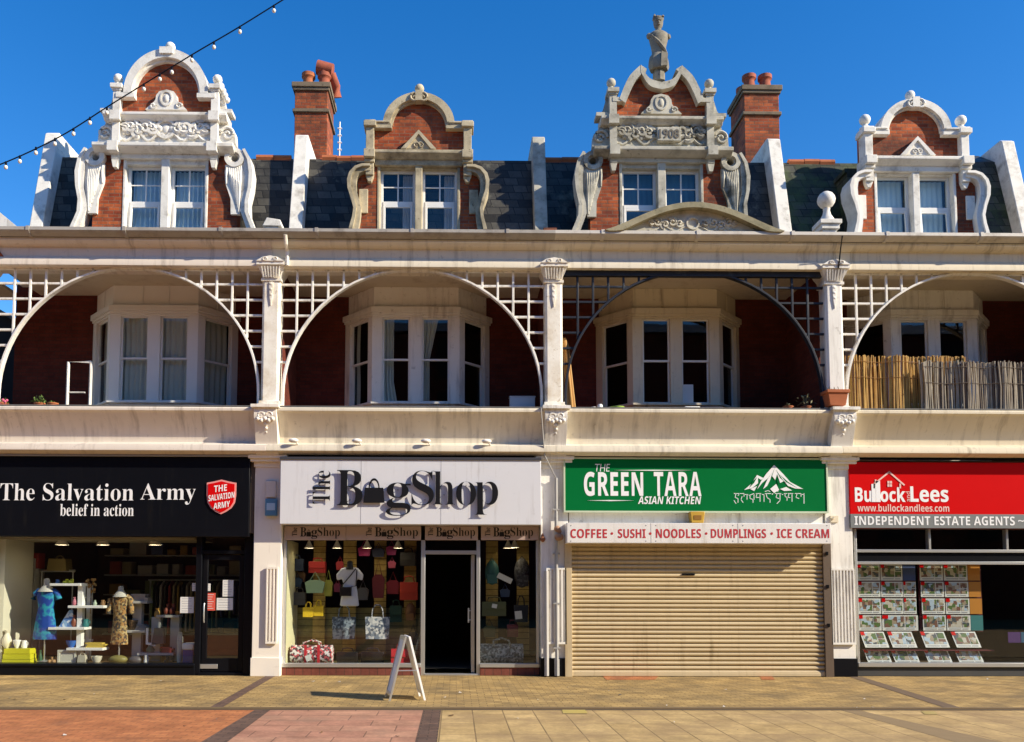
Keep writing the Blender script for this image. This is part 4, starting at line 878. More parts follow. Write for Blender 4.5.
# drain pipes and cables
dp = MB(); xx = at(556.5, 600, -.06)[0]
dp.tube([(xx, -.07, zr(478, -.06)), (xx, -.07, .30)], .032, 8); dp.tube([(xx, -.07, .32), (xx, -.07, .02)], .045, 8)
dp.tube([(at(541, 420, -.47)[0], -.46, ZL-.02), (at(545, 450, -.3)[0], -.22, ZFa), (xx, -.08, zr(479, -.06))], .012, 6)
for zz in (.5, 1.3, 2.2, 3.0): dp.box(xx-.06, xx+.06, -.10, 0, zz, zz+.03)
dp.build('drain_pipe', M('grey_pipe', (.36, .35, .33), .5, .1), B2)
dp = MB(); xx = at(546.5, 660, -.05)[0]; dp.tube([(xx, -.08, 1.9), (xx, -.08, .02)], .04, 8); dp.build('drain_pipe', M('white_pipe', (.46, .44, .41), .5, .1), B1)
dp = MB(); xx = at(286, 245, -.3)[0]; dp.tube([(xx, -.38, ZGb+.02), (xx, -.30, ZGb-.12), (xx+.0, -.16, ZC-.1), (xx, -.16, ZBm+.0)], .035, 8); dp.build('drain_pipe', m_flaky, B1)
dp = MB(); xx = at(842, 240, -.4)[0]; dp.tube([(xx, -.42, ZGb+.05), (xx+.02, -.3, ZC), (xx+.01, -.2, ZBm)], .012, 6); dp.build('cable', m_black, B3)
# ------------------------------------------------------------------ signs
def sign(name, label, px, Y, depth, m, group=None, ed=None):
    x0, x1, z0, z1 = pxbox(*px, Y); t = thing(name, label, 'shop sign', ((x0+x1)/2, Y, z0))
    if group: t['group'] = group
    MB().box(x0, x1, Y, Y+depth, z0, z1).build('panel', m, t, .008); return t, (x0, x1, z0, z1)
def let(t, px, body, Y, m, nm='lettering', **k):
    x0, x1, z0, z1 = pxbox(*px, Y); k.setdefault('depth', .0015); return letters(nm, body, x0, x1, z0, z1, Y-.002, m, t, **k)
def poly(t, nm, m, Y, lines, r=.012, th=.008):     # flat strokes on a sign
    b = MB()
    for ln in lines:
        q = [at(x, y, Y) for x, y in ln]
        for (a, c) in zip(q, q[1:]):
            dx, dz = c[0]-a[0], c[1]-a[1]; L = math.hypot(dx, dz) or 1; n = (-dz/L*r, dx/L*r); e = (dx/L*r*.6, dz/L*r*.6)
            b.prism([(a[0]-e[0]+n[0], a[1]-e[1]+n[1]), (c[0]+e[0]+n[0], c[1]+e[1]+n[1]), (c[0]+e[0]-n[0], c[1]+e[1]-n[1]), (a[0]-e[0]-n[0], a[1]-e[1]-n[1])], Y-th, Y+.004)
    return b.build(nm, m, t)
YS = -.075
t, q = sign('fascia_sign', 'long black shop fascia sign with white serif lettering and a red shield', (-45, 457, 250, 536), YS, .20, m_black)
MB().box(q[0], q[1]+.02, YS-.05, YS+.1, q[3]-.0, q[3]+.03).build('top_trim', m_alu, t, .004)
for wd_, a_, c_, y_ in (('The', 0, 35, 500.5), ('Salvation', 42.7, 134, 500.5), ('Army', 140, 196, 504.5)): let(t, (a_, 483.5, c_, y_), boldserif(wd_), YS, m_tw, bold=-.007)
let(t, (60, 504, 134, 516), boldserif('belief in action'), YS, m_tw, bold=-.004)
def shield(k, Y, th):
    c = at(221.5, 497, Y); w_, h_ = .265*k, .30*k; o = [(-1, .86), (-.55, .93), (0, 1.05), (.55, .93), (1, .86), (1, .1), (.93, -.35), (.7, -.68), (.35, -.9), (0, -1.05), (-.35, -.9), (-.7, -.68), (-.93, -.35), (-1, .1)]
    return [(c[0]+a*w_, c[1]+b_*h_) for a, b_ in o]
MB().prism(shield(1.0, YS, 0), YS-.02, YS+.01).build('shield_border', flatc('pale_red_trim', (.75, .30, .28)), t)
e_ = MB().prism(shield(.90, YS, 0), YS-.03, YS-.018).build('shield_emblem', m_red, t)
let(t, (214, 485, 227, 491.5), sans('THE'), YS-.03, m_tw, tilt=.03); let(t, (208.5, 493.5, 234.5, 499.5), sans('SALVATION'), YS-.03, m_tw, tilt=.07); let(t, (213.5, 502, 230, 508), sans('ARMY'), YS-.03, m_tw, tilt=.05)
fc0 = flatc('joint_grey', (.25, .25, .27))  # dark grey shared by panel seams and screw heads
# bag shop
YS = -.22
t, q = sign('fascia_sign', 'lilac-white shop fascia sign with raised black letters and a handbag emblem', (279.5, 460, 541, 524), YS, .30, m_lilac)
MB().box(q[0]-.01, q[1]+.01, YS-.02, YS+.31, q[3]-.01, q[3]+.04).build('top_trim', flatc('charcoal_trim', (.05, .05, .06)), t, .004)
G_ = .035
let(t, (337, 470.5, 363, 505.5), boldserif('B'), YS, m_ink, gap=G_, depth=.015, bold=-.006); let(t, (386, 483, 411, 516), boldserif('g'), YS, m_ink, gap=G_, depth=.015, bold=-.01)
let(t, (411.5, 471, 434, 505.5), boldserif('S'), YS, m_ink, gap=G_, depth=.015, bold=-.012); let(t, (433, 471, 455, 505), boldserif('h'), YS, m_ink, gap=G_, depth=.015, bold=-.02)
let(t, (456, 482, 476, 505.5), boldserif('o'), YS, m_ink, gap=G_, depth=.015, bold=-.015); let(t, (474.5, 482, 498, 515), boldserif('p'), YS, m_ink, gap=G_, depth=.015, bold=-.015)
let(t, (313, 471, 331, 504), boldserif('The'), YS, m_ink, rot=1, gap=G_, depth=.012, bold=-.012)
def bagmark(t, bx, Y, gap, dep):
    x0, x1, z0, z1 = pxbox(*bx, Y); b = MB(); hz = z0+(z1-z0)*.60
    b.prism([(x0, z0), (x1, z0), (x1-(x1-x0)*.07, hz), (x0+(x1-x0)*.07, hz)], Y-gap-dep, Y-gap)
    b.ring((x0+x1)/2, hz-.01, (x1-x0)*.26, (x1-x0)*.20, 0, 180, Y-gap-dep, Y-gap, 14, (z1-hz)/((x1-x0)*.26)); return b.build('handbag_emblem', m_ink, t)
bagmark(t, (363.5, 478, 385, 503), YS, G_, .015)
sp = MB()
for px, py in ((350, 500), (398, 490), (425, 500), (444, 495), (466, 486), (486, 490), (320, 480), (374, 497)):
    xx, zz = at(px, py, YS); sp.tube([(xx, YS+.01, zz), (xx, YS-G_-.005, zz)], .008, 5)
sp.build('letter_studs', m_ink, t)
for px in (361, 441): xx = at(px, 490, YS)[0]; MB().box(xx-.003, xx+.003, YS-.002, YS+.01, q[2]+.004, q[3]-.012).build('panel_joint', fc0, t)
YS2 = .12
for i, (a, b_, c, d_, wx) in enumerate(((284, 346, 292, 340, 0), (346, 421, 366, 418, 0), (425, 478, 428, 475, 0), (481, 539, 485, 533, 0))):
    lab = ['dusky pink transom sign above the left end of the handbag window', 'dusky pink transom sign above the right end of the handbag window', 'dusky pink transom sign above the open dark doorway', 'dusky pink transom sign above the narrow window beside the grey pipes'][i]
    t, q = sign('transom_sign', lab, (a, 526, b_, 540), YS2, .05, m_tan, 'repeated shop name strips over the window')
    W_ = d_-c
    let(t, (c+W_*.17, 527.3, c+W_*.30, 536.5), boldserif('B'), YS2, m_ink); let(t, (c+W_*.40, 530, c+W_*.53, 539), boldserif('g'), YS2, m_ink); let(t, (c+W_*.53, 527.3, c+W_, 538.5), boldserif('Shop'), YS2, m_ink, bold=-.01)
    let(t, (c, 527.5, c+W_*.11, 536), boldserif('The'), YS2, m_ink, rot=1); bagmark(t, (c+W_*.30, 529, c+W_*.40, 536.5), YS2, 0, .006)
# green sign
YS = -.09
t, q = sign('fascia_sign', 'green shop fascia sign with white lettering and a snowy mountain emblem', (565, 459.5, 826, 511), YS, .18, m_green)
x0, x1, z0, z1 = q; b = MB(); e = .022
b.box(x0-e, x1+e, YS-.015, YS+.17, z0-e, z0+.006); b.box(x0-e, x1+e, YS-.015, YS+.17, z1-.006, z1+e); b.box(x0-e, x0+.006, YS-.0148, YS+.17, z0+.007, z1-.007); b.box(x1-.006, x1+e, YS-.0148, YS+.17, z0+.007, z1-.007)
b.build('trim', m_gtrim, t)
let(t, (595, 464, 610, 471.5), 'THE', YS, m_tw, shear=.15, bold=-.005); let(t, (584, 472, 643, 496), sans('GREEN'), YS, m_tw, bold=.008, spacing=1.08); let(t, (654, 472, 701, 496), sans('TARA'), YS, m_tw, bold=.0, spacing=1.08)
let(t, (638, 496.5, 701, 504), sans('ASIAN KITCHEN'), YS, m_tw, shear=.2)
ln = MB()
for (a, b_, yy) in ((614, 692, 470.2), (587, 634, 500.5)):
    p_ = at(a, yy, YS); p2 = at(b_, yy, YS); ln.prism([p_, ((p_[0]+p2[0])/2, p_[1]+.010), p2, ((p_[0]+p2[0])/2, p_[1]-.010)], YS-.008, YS)
ln.build('flourish', m_tw, t)
mt_ = MB()
def pp(pts): mt_.prism([at(x, y, YS) for x, y in pts], YS-.008, YS+.002)
pp([(774, 465), (783, 474), (790, 482), (803, 489), (795, 488.5), (788, 486), (784, 481), (780, 483), (777, 474), (775, 480), (772, 476), (767, 486), (763, 489), (768, 478), (762, 483), (757, 489.5), (761, 481), (766, 474)])
pp([(757, 475), (763, 478), (757, 484), (752, 488), (744, 490), (751, 484)]); pp([(770, 489), (776, 484), (779, 490), (774, 493)]); pp([(780, 489), (786, 487), (792, 490.5), (784, 491)]); pp([(750, 489), (757, 486), (754, 491)])
emb = mt_.build('mountain_emblem', m_tw, t); mt_ = MB()
def pq(pts): mt_.prism([at(x, y, YS) for x, y in pts], YS-.0095, YS-.0075)
pq([(774.5, 468), (772, 476), (769, 484), (771, 477)]); pq([(776, 470), (782, 479), (786, 483), (780, 478)]); pq([(772, 473), (767, 479), (764, 485), (768, 478)]); pq([(780, 475), (788, 482), (797, 488), (786, 482)]); pq([(757, 477), (754, 483), (749, 488), (752, 482)]); pq([(758, 478), (761, 480), (758, 483)]); pq([(777, 478), (779, 482), (778.5, 486), (777, 482)])
mt_.build('facets', m_green, emb)
tib = []
def tg(ox, *ls): 
    for l in ls: tib.append([(ox+x, 493.5+y) for x, y in l])
tg(734, [(0, 0), (5, 0)], [(2, 0), (1, 4), (4, 5), (4, 9)], [(0, 7), (2, 10)], [(6, 0), (10, 0), (10, 3)], [(8, 3), (7, 6), (9, 9)], [(4, 2), (5, 1)])
tg(745, [(0, 1), (3, 1)], [(2, 1), (2, 6)], [(4, 2), (9, 0)], [(5, 1), (5, 5), (8, 6), (8, 9)], [(9, 1), (9, 6)]); tg(756, [(0, 0), (5, 0)], [(1, 0), (0, 4), (3, 4)], [(4, 0), (4, 8)], [(6, 1), (8, 1), (8, 8)])
tg(765, [(0, -2), (3, -3), (5, -2)], [(0, 0), (6, 0)], [(1, 0), (2, 4), (5, 6), (5, 9)], [(7, 1), (8, 0)]); tg(775, [(0, -2), (2, -3), (3, -2)], [(0, 0), (6, 0)], [(2, 0), (1, 4), (4, 5)], [(5, 0), (5, 7), (2, 10)], [(7, 1), (8, 1)])
tg(784, [(0, 0), (3, 0)], [(1, 0), (1, 3), (3, 4), (3, 7)]); tg(788, [(0, 0), (5, 0)], [(1, 0), (0, 4), (2, 4)], [(4, 0), (4, 8)]); tg(795, [(0, 0), (6, 0), (6, 3)], [(2, 0), (1, 4), (4, 5)], [(7, 1), (9, 1)], [(9, 0), (9, 10)])
poly(t, 'script_lettering', m_tw, YS, tib, .0055, .002)
YS = -.35
t, q = sign('menu_sign', 'long white menu sign with crimson capitals above the lowered shutter', (567, 523.5, 831, 543), YS, .37, m_wpan)
xw = [('COFFEE', 570.5, 607), ('\u2022', 610.6, 613.2), ('SUSHI', 618, 645.6), ('\u2022', 649, 651.6), ('NOODLES', 656, 701), ('\u2022', 705, 707.5), ('DUMPLINGS', 711, 766), ('\u2022', 770.5, 773), ('ICE CREAM', 777, 829)]
for wd, a, b_ in xw:
    yy = (529, 538) if len(wd) > 1 else (532.2, 534.8)
    let(t, (a, yy[0], b_, yy[1]), sans(wd), YS, m_crim)
for px in (651, 738): xx = at(px, 533, YS)[0]; MB().box(xx-.003, xx+.003, YS-.002, YS+.01, q[2]+.004, q[3]-.004).build('panel_joint', fc0, t)
b = MB()
for px in (571, 646, 656, 733, 743, 827):
    for py in (525.5, 541): xx, zz = at(px, py, YS); b.ball(xx, YS-.001, zz, .010, 6, sy=.5)
b.build('screws', fc0, t)
# estate agent
YS = -.03
t, q = sign('fascia_sign', 'red and grey estate agent fascia sign with a white house emblem', (850.5, 463, 1130, 528), YS, .16, m_red)
x0, x1, z0, z1 = q; MB().box(x0, x1, YS-.012, YS+.1, z0, zr(513, YS)).build('lower_band', m_grey, t, .003)
let(t, (855, 487.5, 871.5, 502), sans('Bu'), YS, m_tw, bold=.01)
b = MB()
for a, c, y0_ in ((871.8, 875.2, 484), (876.0, 879.8, 481)): xx0, xx1, zz0, zz1 = pxbox(a, y0_, c, 502, YS); b.box(xx0, xx1, YS-.008, YS, zz0, zz1)
b.build('lettering', m_tw, t)
let(t, (880.5, 487.3, 905, 502), sans('ock'), YS, m_tw, bold=.01); let(t, (905.5, 491.5, 910, 501.5), 'and', YS, m_pinkw, rot=1); let(t, (910.5, 486.5, 948, 502), sans('Lees'), YS, m_tw, bold=.01)
let(t, (857.5, 504.5, 949, 511.5), sans('www.bullockandlees.com'), YS, m_pinkw); let(t, (854.5, 516.5, 1014.5, 525), sans('INDEPENDENT ESTATE AGENTS'), YS-.012, m_tw); let(t, (1018, 520, 1024, 521.8), '~', YS-.012, m_tw, bold=.02)
poly(t, 'house_emblem', m_pinkw, YS, [[(874, 488), (874, 484), (889, 472), (904, 485)], [(875.5, 482), (875.5, 480)], [(900, 484), (900, 488)]], .014)
b = MB()
for a, c, e0, f in ((887.3, 889.2, 481, 483.6), (889.8, 891.7, 481, 483.6), (887.3, 889.2, 484.2, 486.8), (889.8, 891.7, 484.2, 486.8)): xx0, xx1, zz0, zz1 = pxbox(a, e0, c, f, YS); b.box(xx0, xx1, YS-.008, YS, zz0, zz1)
b.build('house_window', m_pinkw, t)
# ------------------------------------------------------------------ fittings on the fronts
x0, x1, z0, z1 = pxbox(265.5, 499, 277.5, 516, -.03); b = MB(); b.box(x0, x1, -.09, -.0, z0, z1)
t = thing('alarm_box', 'pale blue alarm box fixed to the first pier', 'alarm box', ((x0+x1)/2, 0, z0)); b.build('casing', flatc('pale_blue_plastic', (.10, .24, .36)), t, .012)
MB().box(x0+.03, x1-.03, -.096, -.089, z0+.1, z1-.08).build('badge', flatc('faded_blue', (.45, .60, .70)), t, .004)
x0, x1, z0, z1 = pxbox(266, 481, 276.5, 497.5, -.03); solo('junction_box', MB().box(x0, x1, -.07, 0, z0, z1), m_pinky, 'cream junction box directly above the pale blue alarm box', 'junction box', ((x0+x1)/2, 0, z0), bev=.01)
x0, x1, z0, z1 = pxbox(690, 511.5, 705, 523, -.15); t = thing('alarm_box', 'small amber box hanging below the green sign', 'alarm box', ((x0+x1)/2, -.1, z0)); MB().prism([(x0, z1), (x1, z1), (x1-.03, z0), (x0+.03, z0)], -.16, .0).build('casing', flatc('amber_plastic', (.50, .30, .04)), t, .012); MB().box(x0+.07, x1-.07, -.168, -.158, z0+.06, z1-.07).build('badge', flatc('dark_amber', (.25, .12, .02)), t)
for i, px in enumerate((294, 357, 426, 486.5)):
    xx = at(px, 441, -.25)[0]; zz = zr(443, -.2); b = MB(); b.tube([(xx+.12, -.05, zz-.16), (xx+.10, -.2, zz-.10), (xx+.04, -.30, zz)], .014, 6); b.ball(xx-.0, -.30, zz+.01, .06, 10, sx=1.5, sz=.7); b.box(xx+.08, xx+.16, -.06, .0, zz-.2, zz-.1)
    solo('sign_lamp', b, m_white, ['cream arm lamp on the parapet nearest the first column', 'cream arm lamp on the parapet, second from the first column', 'cream arm lamp on the parapet, third from the first column', 'cream arm lamp on the parapet nearest the second column'][i], 'sign lamp', (xx, 0, zz), 'arm lamps over the lilac-white sign')
xx = at(559, 535, -.1)[0]; zz = zr(537, -.1); b = MB(); b.ball(xx, -.10, zz, .085, 10, sz=.8); b.tube([(xx, 0, zz+.14), (xx, -.10, zz+.10)], .05, 8); b.ball(xx-.03, -.08, zz+.15, .06, 8)
solo('outdoor_lamp', b, M('rusty_enamel', (.35, .20, .12), .8, .3, 8), 'rusty bulkhead lamp on the pier left of the menu sign', 'lamp', (xx, 0, zz))
xx = at(835, 517, -.05)[0]; zz = zr(518, -.05); b = MB(); b.box(xx-.07, xx+.07, -.03, 0, zz-.06, zz+.06); b.tube([(xx-.03, -.03, zz), (xx-.05, -.08, zz+.02)], .02, 6); solo('wall_bracket', b, m_cream, 'small cream bracket on the pier right of the green sign', 'bracket', (xx, 0, zz))
b = MB(); xx, zz = at(542.5, 536, .02); b.tube([(xx, .05, zz+.1), (xx, -.02, zz-.08)], .03, 6); b.ball(xx, -.02, zz-.06, .05, 8)
solo('hanging_hook', b, M('rust', (.25, .10, .05), .9, .3), 'rusty fixing hanging at the right end of the transom strip', 'hook', (xx, 0, zz))
# ------------------------------------------------------------------ on the balconies
def leaves(b, x, y, z, r, n, h=1.0, rnd=random):
    for i in range(n):
        a = rnd.uniform(0, 6.28); el = rnd.uniform(.1, 1.4); q = r*rnd.uniform(.4, 1); c = Vector((x+q*math.cos(a)*math.cos(el), y+.7*q*math.sin(a)*math.cos(el), z+h*q*math.sin(el)))
        s_ = rnd.uniform(.025, .055); d = Vector((rnd.uniform(-1, 1), rnd.uniform(-1, 1), rnd.uniform(-.4, 1))).normalized(); e = d.cross(Vector((rnd.uniform(-1, 1), rnd.uniform(-1, 1), 1))).normalized()
        b.add([c-d*s_, c+e*s_*.4, c+d*s_, c-e*s_*.4], [(0, 1, 2, 3)])
    for i in range(5): a = rnd.uniform(-1, 1); b.tube([(x, y, z-.1), (x+r*.5*a, y, z+r*.7*h)], .006, 4)
m_leaf = M('leaf_green', (.10, .16, .035), .6, .35, 12); m_leafd = M('dull_leaf', (.16, .15, .08), .7, .3, 12)
def plant(px, py, r, n, label, h=1.0, Y=.12, m=None, pot=True):
    x, _ = at(px, py, Y); z = ZL+.02; t = thing('balcony_plant', label, 'plant', (x, Y, z))
    f = MB(); leaves(f, x, Y, z+.10, r, n, h); f.build('foliage', m or m_leaf, t)
    if pot: p_ = MB(); p_.lathe(x, Y, [(.07, -.0), (.09, .10), (.10, .10), (.10, .12), (.085, .12), (.08, .05)], 12, z); p_.build('pot', m_terra, t)
    return t
plant(40, 399, .17, 60, 'low leafy plant on the ledge below the arch of the black fronted shop'); plant(53, 404, .10, 30, 'small trailing plant beside a leafy pot on the left ledge', .5)
t = plant(3, 402, .12, 30, 'flowering plant at the far left end of the ledge', .8); f = MB(); 
for i in range(6): f.ball(at(1+i, 402, .05)[0], .05+.03*(i % 2), ZL+.12+.03*(i % 3), .025, 6)
f.build('blossom', flatc('pink_petals', (.6, .12, .22)), t)
plant(806, 404, .22, 45, 'spindly half dry plant on the ledge near the terracotta planter', 1.3, m=m_leafd); plant(788, 408, .10, 26, 'small pale plant on the ledge of the black trellis bay', .7, m=m_leafd)
x = at(617, 405, .15)[0]; b = MB(); b.lathe(x, .15, [(.08, 0), (.13, .03), (.14, .10), (.12, .10), (.10, .04)], 14, ZL+.02); solo('plant_bowl', b, flatc('lime_plastic', (.30, .45, .06)), 'lime green bowl on the ledge before the cream bay window', 'bowl', (x, .15, ZL+.02))
x = at(600, 405, .15)[0]; b = MB(); b.lathe(x, .15, [(.05, 0), (.05, .13), (.04, .15), (.03, .15)], 12, ZL+.02); b.lathe(x-.12, .15, [(.035, 0), (.04, .10), (.03, .10)], 12, ZL+.02); solo('white_jar', b, m_white2, 'white jar on the ledge left of the lime green bowl', 'jar', (x, .15, ZL+.02))
x0, x1, z0, z1 = pxbox(682, 383, 695, 404, 1.22); solo('paper_notice', MB().box(x0, x1, 1.355, 1.362, z0, z1), m_paper, 'white sheet of paper in the cream bay window', 'notice', (x0, 1.36, z0))
x0, x1 = at(684, 405, .15)[0], at(698, 405, .15)[0]; b = MB(); b.box(x0, x1, .05, .25, ZL+.02, ZL+.10); b.box(x0-.01, x1+.01, .04, .26, ZL+.10, ZL+.12); solo('white_tub', b, m_white2, 'white lidded tub on the ledge below the paper sheet', 'tub', (x0, .15, ZL+.02), bev=.01)
x0, x1 = at(700, 405, .15)[0], at(720, 405, .15)[0]; b = MB(); b.box(x0, x1, .04, .26, ZL+.02, ZL+.09); b.box(x0-.015, x1+.015, .03, .27, ZL+.085, ZL+.115); solo('dark_trough', b, flatc('navy_plastic', (.02, .025, .05)), 'dark plastic trough on the ledge beside the white tub', 'trough', (x0, .15, ZL+.02), bev=.01)
x0, x1, z0, z1 = pxbox(510, 397, 535, 409, .25); b = MB(); b.box(x0, x1, .25, .45, ZL-.3, z1); b.box(x0-.012, x1+.012, .24, .46, z1, z1+.02); solo('storage_box', b, flatc('grey_white_plastic', (.42, .44, .48)), 'pale storage box behind the ledge at the right of the drape window', 'storage box', (x0, .3, ZL-.3), bev=.012)
b = MB(); x0, x1, z0, z1 = pxbox(67, 362, 86, 407, .9); b.tube([(x0, .9, ZL-.6), (x0, .9, z1), (x1+.1, .9, z1)], .03, 6); b.tube([(x0, .9, z1-.6), (x1, .9, z1-.6)], .015, 6); b.tube([(x1+.1, .9, ZL-.6), (x1+.1, .9, z1)], .03, 6)
solo('airer_frame', b, m_white, 'white tubular drying frame standing left of the net curtain bay', 'drying frame', (x0, .9, ZL-.6))
b = MB(); x, z = at(579, 404, .15); xt, zt_ = at(565, 338, .15); b.prism([(x-.22, ZFL), (x+.05, ZFL), (xt+.07, zt_-.15), (xt+.02, zt_), (xt-.05, zt_)], .12, .19); b.tube([(xt, .11, zt_-.05), (x-.07, .11, ZFL+.3)], .03, 6)
solo('wooden_board', b, M('varnished_wood', (.50, .27, .08), .5, .2), 'golden wooden board leaning behind the second column', 'board', (x, .3, ZFL), bev=.015)
t = thing('terracotta_planter', 'rectangular terracotta planter on the ledge left of the third column base', 'planter', (at(834, 400, -.1)[0], -.1, ZL+.02))
x0 = at(825, 400, -.3)[0]; x1 = at(846, 400, -.3)[0]; b = MB(); z0, z1 = ZL+.06, zr(390, -.3)
b.add([(x0+.05, -.40, z0), (x1-.05, -.40, z0), (x1-.05, -.18, z0), (x0+.05, -.18, z0), (x0, -.43, z1), (x1, -.43, z1), (x1, -.15, z1), (x0, -.15, z1)], [(3, 2, 1, 0), (0, 1, 5, 4), (1, 2, 6, 5), (2, 3, 7, 6), (3, 0, 4, 7), (4, 5, 6, 7)]); b.box(x0-.015, x1+.015, -.445, -.135, z1-.05, z1+.01)
b.build('trough', m_terra, t, .008); s_ = MB()
for i in range(16): xx = x0+.04+(x1-x0-.08)*random.random(); s_.tube([(xx, -.3, z1), (xx+random.uniform(-.05, .05), -.3, z1+random.uniform(.03, .09))], .006, 4)
s_.build('dry_stems', m_leafd, t)
def reeds(px0, px1, ytop, Y, m, label, seed, step, var):
    rnd = random.Random(seed); x = at(px0, 390, Y)[0]; xe = at(px1, 390, Y)[0]; b = MB(); zt_ = zr(ytop, Y, 900); r_ = .013; mi = 0; k = 0; xs_ = x
    while x < xe:
        r_ = rnd.uniform(.008, .016); b.mat(rnd.choice([0, 0, 1, 1, 2])); yy = Y+rnd.uniform(-.02, .02)+.05*math.sin(x*9+seed); zz = zt_+rnd.uniform(-var, var*.4)
        b.tube([(x, yy, ZL-.0), (x+rnd.uniform(-.02, .02), yy+rnd.uniform(-.01, .01), zt_-.5), (x+rnd.uniform(-.03, .03), yy, zz)], r_, 5); x += r_*rnd.uniform(1.0, 1.7)
    b.mat(2)
    for zz in (zt_-.12, zt_-.42): b.tube([(xs_+(xe-xs_)*i/30, Y-.03+.05*math.sin((xs_+(xe-xs_)*i/30)*9+seed), zz) for i in range(31)], .006, 4)
    return solo('reed_screen', b, m, label, 'screen', (xs_, Y, ZL))
gold = [M('golden_reed', (.58, .36, .10), .7, .25, 9), M('tan_reed', (.46, .27, .08), .7, .25, 9), M('brown_reed', (.28, .14, .05), .8, .3, 9)]
greyr = [M('grey_reed', (.30, .25, .19), .8, .3, 12), M('pale_grey_reed', (.40, .35, .27), .8, .3, 12), M('dark_reed', (.13, .10, .08), .8, .3, 12)]
reeds(846, 967, 356, .16, gold, 'golden reed screen along the left half of the right balcony', 3, .02, .03); reeds(921, 1110, 361, .02, greyr, 'grey weathered reed screen along the right half of the right balcony', 5, .02, .035)
# ------------------------------------------------------------------ pavement A-board
def aboard():
    ox, oy = gr(405, 698.5); yaw = R(11); t = thing('pavement_sign', 'folding white A-board sign standing open on the pavement before the handbag window', 'pavement sign', (ox, oy, 0))
    d = Vector((math.cos(yaw), math.sin(yaw), 0)); e = Vector((-math.sin(yaw), math.cos(yaw), 0)); H = .90
    for s_, m in ((-1, m_alu), (1, m_plastic)):
        def pt(a, l, h): return Vector((ox, oy, 0))+d*a+e*l+Vector((0, 0, h))
        b = MB(); foot = s_*.225; th = .022*s_; w_ = .25
        for (l0, l1, h0, h1) in ((-w_, -w_+.03, 0, H), (w_-.03, w_, 0, H), (-w_+.03, w_-.03, .07, .11), (-w_+.03, w_-.03, H-.05, H)):
            A = lambda h: foot*(1-h/H)+.012*s_
            b.add([pt(A(h0), l0, h0), pt(A(h0), l1, h0), pt(A(h1), l1, h1), pt(A(h1), l0, h1), pt(A(h0)+th*1.3, l0, h0), pt(A(h0)+th*1.3, l1, h0), pt(A(h1)+th*1.3, l1, h1), pt(A(h1)+th*1.3, l0, h1)], [(0, 1, 2, 3), (7, 6, 5, 4), (0, 4, 5, 1), (1, 5, 6, 2), (2, 6, 7, 3), (3, 7, 4, 0)])
        f = b.build('frame', m, t)
        p_ = MB(); A = lambda h: foot*(1-h/H)+.018*s_; h0, h1 = .10, H-.04; l0, l1 = -w_+.025, w_-.025
        p_.add([pt(A(h0), l0, h0), pt(A(h0), l1, h0), pt(A(h1), l1, h1), pt(A(h1), l0, h1), pt(A(h0)+th*.5, l0, h0), pt(A(h0)+th*.5, l1, h0), pt(A(h1)+th*.5, l1, h1), pt(A(h1)+th*.5, l0, h1)], [(0, 1, 2, 3), (7, 6, 5, 4), (0, 4, 5, 1), (1, 5, 6, 2), (2, 6, 7, 3), (3, 7, 4, 0)])
        p_.build('poster_panel', m_plastic, f)
    st = MB(); st.tube([pt(-.13, -.24, .42), pt(.13, -.24, .42)], .006, 5); st.build('stay', m_alu, t)
aboard()
# ------------------------------------------------------------------ festoon lights
t = thing('festoon_lights', 'dark festoon cable with small pale bulbs crossing the sky at the upper left', 'string lights', (at(190, 56, -5)[0], -5, at(190, 56, -5)[1]))
YL = -5.0; c = [at(px, py, YL) for px, py in ((-60, 184), (0, 164.5), (60, 136.5), (115.6, 101.6), (189, 56.5), (235, 29.5), (277, 3.5), (340, -36), (420, -85))]
def cr(c, n=8):
    o = []
    for i in range(len(c)-1):
        p0, p1, p2, p3 = c[max(i-1, 0)], c[i], c[i+1], c[min(i+2, len(c)-1)]
        for k in range(n): t_ = k/n; o.append(tuple(.5*((2*p1[j])+(-p0[j]+p2[j])*t_+(2*p0[j]-5*p1[j]+4*p2[j]-p3[j])*t_*t_+(-p0[j]+3*p1[j]-3*p2[j]+p3[j])*t_**3) for j in (0, 1)))
    return o+[c[-1]]
MB().tube([(x, YL, z) for x, z in cr(c)], .008, 6).build('cable', m_black, t)
hold = None
for px, py in ((6, 162), (20, 156), (36, 147.5), (55, 138.5), (73.6, 128.5), (90, 117.5), (107, 107.5), (144, 84), (160, 74), (172, 67), (192, 55), (214, 42), (240, 26.5), (274, 5.5)):
    x, z = at(px, py, YL)
    if hold is None:
        org = Vector(ORG[t.name])
        b = MB(); b.lathe(org.x, org.y, [(.013, .075), (.015, .04), (.012, .02)], 8, org.z); h0 = b.build('bulb_holder', m_black, t); b = MB(); b.ball(*org, .025, 10, sz=1.15); hb_ = b.build('bulb', flatc('pearl_glass', (.80, .78, .72), .15), h0)
        hold = (h0, hb_); h0.location = Vector((x, YL, z-.07))-org
    else:
        a = hold[0].copy(); COL.objects.link(a); a.parent = t; a.location = Vector((x, YL, z-.07))-org; b2 = hold[1].copy(); COL.objects.link(b2); b2.parent = a

